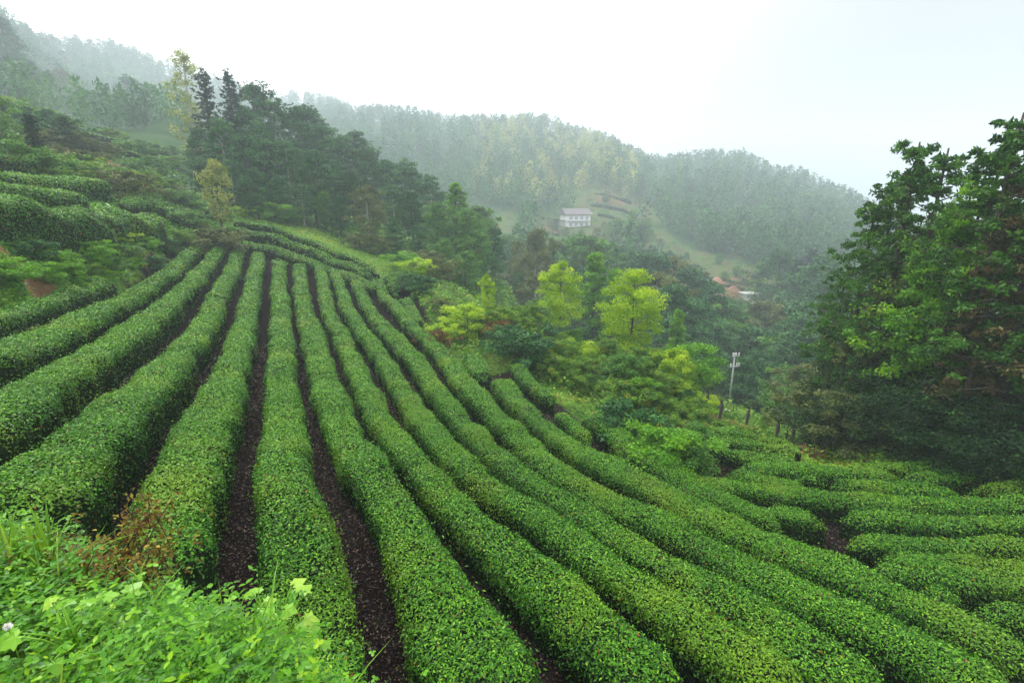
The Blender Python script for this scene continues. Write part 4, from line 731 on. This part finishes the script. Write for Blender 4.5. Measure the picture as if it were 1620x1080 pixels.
# concrete path by the pole
pc = np.array([at_r(u, v, r) for u, v, r in [(1128, 612, 41), (1140, 626, 38), (1155, 640, 35), (1172, 652, 32)]]); pc = resample(pc, .5); Tt = np.gradient(pc[:, :2], axis=0); Tt /= np.linalg.norm(Tt, axis=1)[:, None]; Np = np.stack([Tt[:, 1], -Tt[:, 0]], -1)
rows_ = [np.c_[pc[:, :2] + Np * o_, np.zeros(len(pc))] for o_ in (-.95, -.3, .3, .95)]; g = np.stack(rows_, 1); g[..., 2] = zt(g[..., 0], g[..., 1]) + .12
k = len(pc); i_ = np.arange(k - 1)[:, None] * 4; j_ = np.arange(3)[None]; a = Acc(); a.add(g.reshape(-1, 3), [np.stack([i_ + j_, i_ + j_ + 1, i_ + j_ + 5, i_ + j_ + 4], -1).reshape(-1, 4)]); kind(link('path', a.mesh('path', [M['concrete']])), 'structure', 'short pale concrete path on the lower slope')

# pollarded young trees on the brown strip
def pollard(h, seed, nb):
    rng = np.random.default_rng(seed); a = Acc(); zz = np.linspace(-.2, h, 7); x = np.cumsum(rng.normal(0, .03, 7)) + .12 * zz; P = np.stack([x - x[0], 0 * zz, zz], -1)
    v, fl = tube(P, .075 * np.array([1.25, 1, .9, .85, .85, 1.0, .7]), 8); a.add(v, fl)
    br = Acc(); LPp = []
    for i in range(nb):
        az = i * 2.4 + rng.uniform(-.4, .4); d = np.array([math.cos(az), math.sin(az), 1.5]); d /= np.linalg.norm(d); L = rng.uniform(.3, .6); Bp = P[-1] + d * L * np.linspace(0, 1, 4)[:, None]; v, fl = tube(Bp, [.02, .015, .01, .005], 5); br.add(v, fl)
        for q in range(8): LPp.append(Bp[1] + (Bp[3] - Bp[1]) * rng.random() + rng.normal(0, .08, 3))
    LPp = np.array(LPp); v, f_ = stamp(LEAF4, LPp, frames(np.tile([0, 0, 1.], (len(LPp), 1)), rng, .8), rng.uniform(.05, .1, len(LPp))); ca = Acc(); ca.add(v, f_, 0, rng.random(len(LPp)))
    return dict(meshes=(a.mesh('stump', [M['bark']], True), br.mesh('shoots', [M['twig']], True), ca.mesh('leaves', [M['mid']])), h=h)
PL = [pollard(1.25, 3, 7), pollard(1.4, 4, 6)]
for i, (u, v, r, h, lb) in enumerate([(1137, 672, 22.8, 1.2, 'pollarded tree with branching top, leftmost on the brown strip'), (1175, 686, 22.3, 1.25, 'stout leaning pollarded trunk, second on the brown strip'), (1226, 702, 21.8, 1.15, 'upright dark pollarded trunk, third on the brown strip'), (1238, 706, 22.6, .8, 'thin short stump beside the third pollarded trunk'), (1250, 709, 21.8, 1.15, 'slanting pollarded trunk nearest the tall right trees'), (1112, 655, 24.5, 1.2, 'pollarded tree at the top end of the brown strip')]):
    d = at_r(u, v, r); plant('pollarded_tree', PL[i % 2], d[0], d[1], z1(d[0], d[1]) - .03, h, R_.uniform(-.4, .4), lb, 'tree', 'pollarded trees on the brown strip', 1.1, ('trunk', 'shoots', 'leaves'))
tree_at('young_tree', TP['brT'], 1213, 640, 27, 'young fresh green sapling behind the pollarded trunks', 'tree', None, 1.2, .5)
tree_at('young_tree', TP['midT'], 1285, 670, 24, 'leafy young tree at the foot of the right stand', 'tree', None, 1.0, .5)
tree_at('young_tree', TP['oliT'], 1300, 640, 25, 'olive young tree at the left foot of the right stand', 'tree', None, 1.0, .5)

# ------------------------------------------------------------------ ground cover
GR3 = np.stack([LX, LY, LZ], -1)
def cover(name, mask, dens_k, size_k, hgt, lm, label, seed, tintb=.45, upw=.8, r_lim=(5, 75), lift=.6, T=LEAF4):
    rng = np.random.default_rng(seed); cm = (RR > r_lim[0]) & (RR < r_lim[1]) & (np.abs(TH) < rad(60)); mk = np.where(cm, mask, 0)
    Lf = lambda c: np.maximum(.06, size_k * np.linalg.norm(c, axis=-1))
    w_ = (mk[:-1, :-1] + mk[1:, 1:]) / 2
    P, Nv = scatter_grid(GR3, lambda c: dens_k * w_ / (.3 * Lf(c) ** 2), rng); Nv[Nv[:, 2] < 0] *= -1
    L = Lf(P) * rng.uniform(.6, 1.3, len(P)); clump = np.clip(.5 + .8 * vnoise(P[:, 0], P[:, 1], seed, 1.1), 0, 1.3)
    P[:, 2] += rng.random(len(P)) * hgt * clump
    ti = np.clip(rng.normal(tintb, .24, len(P)) + .3 * vnoise(P[:, 0], P[:, 1], seed + 1, .35), 0, 1)
    v, f_ = stamp(T, P, frames(Nv * .5 + np.array([0, 0, upw]), rng, lift), L); a = Acc(); a.add(v, f_, 0, ti); kind(link(name, a.mesh(name, [M[lm]])), 'stuff', label)
notsoil = np.clip(1 - soil_m * 1.2, 0, 1) * (1 - .93 * earth_m)
gp = [hit(u, v, 20, 90) for u, v in [(440, 358), (500, 378), (560, 398), (610, 418), (400, 348)]]
gd = np.min([np.hypot(LX - p[0], LY - p[1]) for p in gp], axis=0); strip = np.clip((7 - gd) / 3, 0, 1)
LEFT = np.clip((-TH - .18) / .12, 0, 1)
cover('undergrowth', notsoil * (1 - strip) * (1 - LEFT), 1.0, .0075, .60, 'under', 'mixed undergrowth of weeds and low scrub on the slope', 201)
cover('undergrowth', notsoil * (1 - strip) * LEFT, 1.2, .0065, .35, 'weed', 'bright weeds on the steep left bank', 202, .22)
cover('grass', notsoil * strip, 1.2, .004, .10, 'grass', 'yellow green grass strip along the crest', 203, .45, r_lim=(25, 75))
# dead leaves and crumbs on the bare soil between the rows
rng = np.random.default_rng(205); P, Nv = scatter_grid(GR3, lambda c: np.where((RR[:-1, :-1] < 22) & (RR[:-1, :-1] > 2.5) & (np.abs(TH[:-1, :-1]) < rad(52)), 1, 0) * soil_m[:-1, :-1] * 620 / np.maximum(1, RR[:-1, :-1] / 6) ** 1.5, rng)
P[:, 2] += .012; v, f_ = stamp(LEAF4, P, frames(np.tile([0, 0, 1.], (len(P), 1)), rng, .5), rng.uniform(.02, .055, len(P)) * np.maximum(1, np.hypot(P[:, 0], P[:, 1]) / 9))
M['litter'] = leaf_mat('leaf_litter', [(0, (.012, .008, .006)), (.6, (.04, .026, .018)), (.9, (.10, .062, .035)), (1, (.22, .13, .07))], .6, .05, .4, 2, .2, (.03, .02, .015))
a = Acc(); a.add(v, f_, 0, rng.random(len(P))); kind(link('leaf_litter', a.mesh('leaf_litter', [M['litter']])), 'stuff', 'dead leaves and crumbs on the dark soil between the hedges')

# ------------------------------------------------------------------ foreground weeds
def bank_pts(n, seed):
    rng = np.random.default_rng(seed); th_ = rng.uniform(rad(-62), rad(22), n * 3); r = np.sqrt(rng.uniform(.45 ** 2, 3.6 ** 2, n * 3)); x, y = r * np.sin(th_), r * np.cos(th_); z = zt(x, y)
    ok = z > -2.75 + .12 * vnoise(x, y, 31, 2); return x[ok][:n], y[ok][:n], z[ok][:n], rng
BX, BY, BZ, rg2 = bank_pts(8500, 301)
LEAFR = (np.array([(0, 0, 0), (.30, .25, .04), (.42, .60, .03), (.22, .92, -.02), (0, 1.0, -.05), (-.22, .92, -.02), (-.42, .60, .03), (-.30, .25, .04)], float), [[(0, 1, 2, 3), (0, 3, 4, 5), (0, 5, 6, 7)]])
LEAFO = (np.array([(0, 0, 0), (.16, .18, .03), (.24, .45, .04), (.14, .78, .0), (0, 1.05, -.08), (-.14, .78, .0), (-.24, .45, .04), (-.16, .18, .03)], float), [[(0, 1, 2, 3), (0, 3, 4, 5), (0, 5, 6, 7)]])
aw = Acc(); st = []
bP, bN, bY, bS, bT, kindl = [], [], [], [], [], []
pat = vnoise(BX, BY, 41, 1.4)
for x, y, z, pt in zip(BX, BY, BZ, pat):
    h = rg2.uniform(.08, .26) * (1 + .5 * pt); lean = rg2.normal(0, .25, 2); tipv = np.array([lean[0] * h, lean[1] * h, h]); ty = rg2.random() + .35 * pt; t0 = rg2.normal(.42, .2)
    if ty < .35:      # clover: three round leaflets
        c = np.array([x, y, z]) + tipv; a0 = rg2.uniform(0, 6.28); s_ = rg2.uniform(.012, .024)
        for q in range(3):
            bP.append(c); bN.append((rg2.normal(0, .25), rg2.normal(0, .25), 1)); bY.append((math.cos(a0 + q * 2.09), math.sin(a0 + q * 2.09), .1)); bS.append(s_); bT.append(t0); kindl.append(0)
    elif ty < .72:    # herb with paired ovate leaves
        nl_ = rg2.integers(3, 6); a0 = rg2.uniform(0, 6.28); s_ = rg2.uniform(.02, .042)
        for q in range(nl_):
            c = np.array([x, y, z]) + tipv * (.35 + .65 * q / nl_)
            for sgn in (0, 3.14):
                an = a0 + q * 1.57 + sgn; bP.append(c); bN.append((-.3 * math.cos(an), -.3 * math.sin(an), 1)); bY.append((math.cos(an), math.sin(an), .35)); bS.append(s_ * (1.1 - .5 * q / nl_)); bT.append(t0 + rg2.normal(0, .07)); kindl.append(1)
    else:             # feathery vetch
        a0 = rg2.uniform(0, 6.28); L = rg2.uniform(.09, .17); d = np.array([math.cos(a0), math.sin(a0), .7])
        for q in range(8):
            tq = q / 8; c = np.array([x, y, z + h * .5]) + d * L * tq - np.array([0, 0, .5 * L * tq ** 2])
            for sgn in (-1, 1):
                an = a0 + sgn * 1.2; bP.append(c); bN.append((0, 0, 1)); bY.append((math.cos(an), math.sin(an), .1)); bS.append(.020 * (1.15 - tq)); bT.append(t0 - .05); kindl.append(1)
bP, bN, bY, bS, bT, kindl = map(np.array, (bP, bN, bY, bS, bT, kindl))
for kk, TT in ((0, LEAFR), (1, LEAFO)):
    q = kindl == kk; U = bN[q] + rg2.normal(0, .18, (q.sum(), 3)); U /= np.linalg.norm(U, axis=1)[:, None]; Y = bY[q] + rg2.normal(0, .12, (q.sum(), 3)); Y -= (Y * U).sum(1)[:, None] * U; Y /= np.linalg.norm(Y, axis=1)[:, None]
    v, f_ = stamp(TT, bP[q], (np.cross(Y, U), Y, U), bS[q]); aw.add(v, f_, 0, np.clip(bT[q], 0, 1))
kind(link('weeds', aw.mesh('weeds', [M['weed']])), 'stuff', 'bright green clover, vetch and herbs carpeting the bank in the lower left corner')
def blades(n, cx_, cy_, sp, hmin, hmax, wid, seed, lean_=.5, z0=None):
    rng = np.random.default_rng(seed); V_, F_, T_ = [], [], []
    for i in range(n):
        x = cx_ + rng.normal(0, sp); y = cy_ + rng.normal(0, sp); z = z1(x, y) if z0 is None else z0; az = rng.uniform(0, 6.28); h = rng.uniform(hmin, hmax); le = rng.uniform(.1, lean_) * h; w_ = wid * rng.uniform(.6, 1.3)
        t_ = np.linspace(0, 1, 6); P = np.stack([x + math.cos(az) * le * t_ ** 2, y + math.sin(az) * le * t_ ** 2, z + h * (t_ - .28 * (le / h) * t_ ** 3)], -1); s_ = np.array([-math.sin(az), math.cos(az), 0]); ww = w_ * np.array([.7, 1, .95, .75, .45, .03])[:, None]
        b0 = len(V_) * 12; V_.append(np.concatenate([P - s_ * ww, P + s_ * ww])); F_ += [(b0 + j, b0 + j + 1, b0 + 7 + j, b0 + 6 + j) for j in range(5)]; T_ += [float(np.clip(rng.normal(.5, .2), 0, 1))] * 5
    return np.concatenate(V_), np.array(F_), np.array(T_)
ag = Acc()
for i in range(90):
    j = rg2.integers(len(BX)); v, f_, t_ = blades(6, BX[j], BY[j], .03, .12, .36, .004, 400 + i, .9, BZ[j]); ag.add(v, [f_], 0, t_)
kind(link('grass', ag.mesh('grass', [M['grass']])), 'stuff', 'loose grass blades among the weeds of the near bank')
def near_plant(name, u, v, r, label, cat, builder):
    d = at_r(u, v, r); z = z1(d[0], d[1]); o = bpy.data.objects.new(name, None); C.objects.link(o); o.location = (d[0], d[1], z); tag(o, label, cat); builder(o, d[0], d[1], z); return o
def tuft(n, hmin, hmax, wid, seed, lean_=.6, sp=.05):
    def b_(o, x, y, z):
        v, f_, t_ = blades(n, 0, 0, sp, hmin, hmax, wid, seed, lean_, 0); a = Acc(); a.add(v, [f_], 0, t_); link('blades', a.mesh('blades', [M['grass']]), o)
    return b_
near_plant('grass_tuft', 12, 880, 2.75, 'tall upright grass tuft at the left edge above the weeds', 'grass tuft', tuft(46, .2, .36, .008, 501, .45, .06))
near_plant('grass_tuft', 52, 880, 2.85, 'second tall grass tuft, just right of the one at the left edge', 'grass tuft', tuft(40, .2, .34, .008, 502, .45, .05))
near_plant('grass_tuft', 95, 900, 2.6, 'arching grass tuft left of the rusty dead shrub', 'grass tuft', tuft(16, .18, .34, .006, 503, 1.1))
near_plant('grass_tuft', 200, 930, 2.3, 'small arching grass tuft below the rusty dead shrub', 'grass tuft', tuft(12, .12, .26, .006, 504, 1.2))
# rusty dead shrub
def dead(o, x, y, z):
    rng = np.random.default_rng(511); a = Acc(); tips = []
    for i in range(15):
        az = rng.uniform(0, 6.28); L = rng.uniform(.2, .44); d = np.array([math.cos(az) * .75, math.sin(az) * .75, 1.0]); P = np.array([0, 0, -.05]) + d * L * np.linspace(0, 1, 6)[:, None] + np.cumsum(rng.normal(0, .018, (6, 3)), 0); v, fl = tube(P, np.linspace(.009, .0025, 6), 5); a.add(v, fl)
        for q in range(6):
            s_ = P[rng.integers(2, 6)]; e = s_ + rng.normal(0, .09, 3) + np.array([0, 0, .05]); v, fl = tube([s_, (s_ + e) / 2 + rng.normal(0, .01, 3), e], [.0035, .0025, .0015], 4); a.add(v, fl); tips += [e, (s_ + e) / 2]
    tips = np.repeat(np.array(tips), 9, 0); tips += rng.normal(0, .022, tips.shape); v, f_ = stamp(LEAFO, tips, frames(np.tile([0, 0, 1.], (len(tips), 1)), rng, .9), rng.uniform(.018, .042, len(tips))); l_ = Acc(); l_.add(v, f_, 0, np.clip(rng.normal(.6, .25, len(tips)), 0, 1))
    link('stem', a.mesh('stem', [M['twig']], True), o); link('foliage', l_.mesh('foliage', [M['rust']]), o)
near_plant('dead_shrub', 150, 900, 2.75, 'dead shrub with rusty yellow leaves between bank weeds and tea hedge', 'shrub', lambda o, x, y, z: (dead(o, x, y, z), setattr(o, 'scale', (.8, .8, .85))))
near_plant('dead_shrub', 200, 930, 2.75, 'smaller rusty twiggy shrub leaning right of the dead shrub', 'shrub', lambda o, x, y, z: (dead(o, x, y, z), setattr(o, 'scale', (.5, .5, .5))))
# pale lobed plant
def lobed(s_):
    ang = np.radians([-90, -62, -40, -20, 2, 20, 40, 62, 90, 118, 140, 160, 178, 200, 220, 242]); rd = np.array([.10, .55, .42, .72, .60, .95, .66, .80, 1.12, .80, .66, .95, .60, .72, .42, .55]); x = rd * np.cos(ang) * .62; y = rd * np.sin(ang) * .62 + .25
    z = -.10 * rd ** 2 + .03 * np.cos(ang * 5); v = np.r_[[(0, .25, .03)], np.stack([x, y, z], -1)] * s_; n_ = len(ang)
    return v, [np.array([(0, 1 + i, 1 + (i + 1) % n_) for i in range(n_)])]
def vine(hh, nl_, smin, smax, seed):
    def b_(o, x, y, z):
        rng = np.random.default_rng(seed); a = Acc(); l_ = []
        for i in range(nl_):
            az = i * 2.4 + rng.uniform(-.5, .5); h = hh * (.35 + .65 * (i + .5) / nl_); rr_ = rng.uniform(.05, .17) * (1.25 - .75 * i / nl_); e = np.array([math.cos(az) * rr_, math.sin(az) * rr_, h]); b0 = np.array([0, 0, h * .5]); v, fl = tube([b0, (b0 + e) / 2 + np.array([0, 0, .015]), e], [.0035, .003, .002], 5); a.add(v, fl)
            s_ = rng.uniform(smin, smax) * (1.15 - .55 * i / nl_); v, f_ = lobed(s_); U = np.array([.35 * math.cos(az), .35 * math.sin(az), 1]) + rng.normal(0, .15, 3) + np.array([0, -.3, 0]); U /= np.linalg.norm(U); Y = np.array([math.cos(az), math.sin(az), 0]); Y -= Y @ U * U; Y /= np.linalg.norm(Y); X = np.cross(Y, U); vv = e + v[:, 0:1] * X + v[:, 1:2] * Y + v[:, 2:3] * U
            lf_ = Acc(); lf_.add(vv, f_, 0, float(np.clip(rng.normal(.5, .22), 0, 1))); l_.append(lf_.mesh('leaf', [M['vine']]))
        v, fl = tube([(0, 0, -.05), (.01, .01, hh * .5), (0, 0, hh * .97)], [.006, .0045, .003], 6); a.add(v, fl); st_ = link('stem', a.mesh('stem', [M['vine']], True), o)
        for q in l_: link('leaf', q, o)
    return b_
near_plant('lobed_plant', 438, 1030, 1.95, 'pale lobed-leaf plant standing tallest at the right end of the weeds', 'plant', vine(.42, 18, .07, .115, 601))
near_plant('lobed_plant', 395, 1060, 1.85, 'pale lobed-leaf plant left of the tallest one', 'plant', vine(.26, 11, .06, .095, 602))
near_plant('lobed_plant', 478, 1060, 1.85, 'low pale lobed-leaf plant right of the tallest one', 'plant', vine(.24, 9, .07, .11, 603))
near_plant('lobed_plant', 120, 1040, 1.95, 'yellow green broad-leaved plant near the lower left corner', 'plant', vine(.28, 10, .06, .09, 604))
near_plant('lobed_plant', 175, 1060, 1.8, 'yellow green broad-leaved plant right of the one near the corner', 'plant', vine(.18, 8, .05, .07, 605))
def clover_flower(o, x, y, z):
    rng = np.random.default_rng(7); a = Acc(); v, fl = tube([(0, 0, -.05), (.005, 0, .12), (0, 0, .24)], [.002, .0018, .0015], 5); a.add(v, fl); link('stem', a.mesh('stem', [M['grass']], True), o)
    d = rng.normal(0, 1, (90, 3)); d /= np.linalg.norm(d, axis=1)[:, None]; v, f_ = stamp(LEAFO, np.array([0, 0, .245]) + d * .004, frames(d, rng, .1, tang=None), .001); U = np.cross(d, rng.normal(0, 1, d.shape)); U /= np.linalg.norm(U, axis=1)[:, None]
    v, f_ = stamp(LEAFO, np.array([0, 0, .245]) + d * .003, (np.cross(d, U), d, U), .010); b_ = Acc(); b_.add(v, f_, 0, .5); link('blossom', b_.mesh('blossom', [M['petal']]), o)
near_plant('clover_flower', 15, 998, 2.0, 'single white clover flower at the left edge', 'flower', clover_flower)
fl_ = hit(338, 965, 2.5, 9); a = Acc(); v, f_ = lobed(.09); a.add(v + np.array([0, 0, .03]), f_, 0, .95); o = link('fallen_leaf', a.mesh('fallen_leaf', [M['rust']]), None, (fl_[0], fl_[1], fl_[2] + .02)); tag(o, 'orange brown fallen leaf on the dark soil beside the near hedge end', 'leaf')

# ------------------------------------------------------------------ mist: one even box of air round everything
bx_ = Acc(); box(bx_, -1150, 1150, -1150, 1150, min(-100, LZ.min() - 1), max(160, LZ.max() + 18))
hz_ = bx_.mesh('haze', []); m = bpy.data.materials.new('haze'); m.use_nodes = True; t = m.node_tree; t.nodes.clear(); o_ = t.nodes.new('ShaderNodeOutputMaterial'); pv = t.nodes.new('ShaderNodeVolumePrincipled')
pv.inputs['Color'].default_value = (.78, .89, .985, 1); pv.inputs['Density'].default_value = 0.0016; pv.inputs['Anisotropy'].default_value = .2
t.links.new(pv.outputs[0], o_.inputs['Volume']); hz_.materials.append(m); kind(link('haze', hz_), 'stuff', 'pale blue mist thickening with distance')
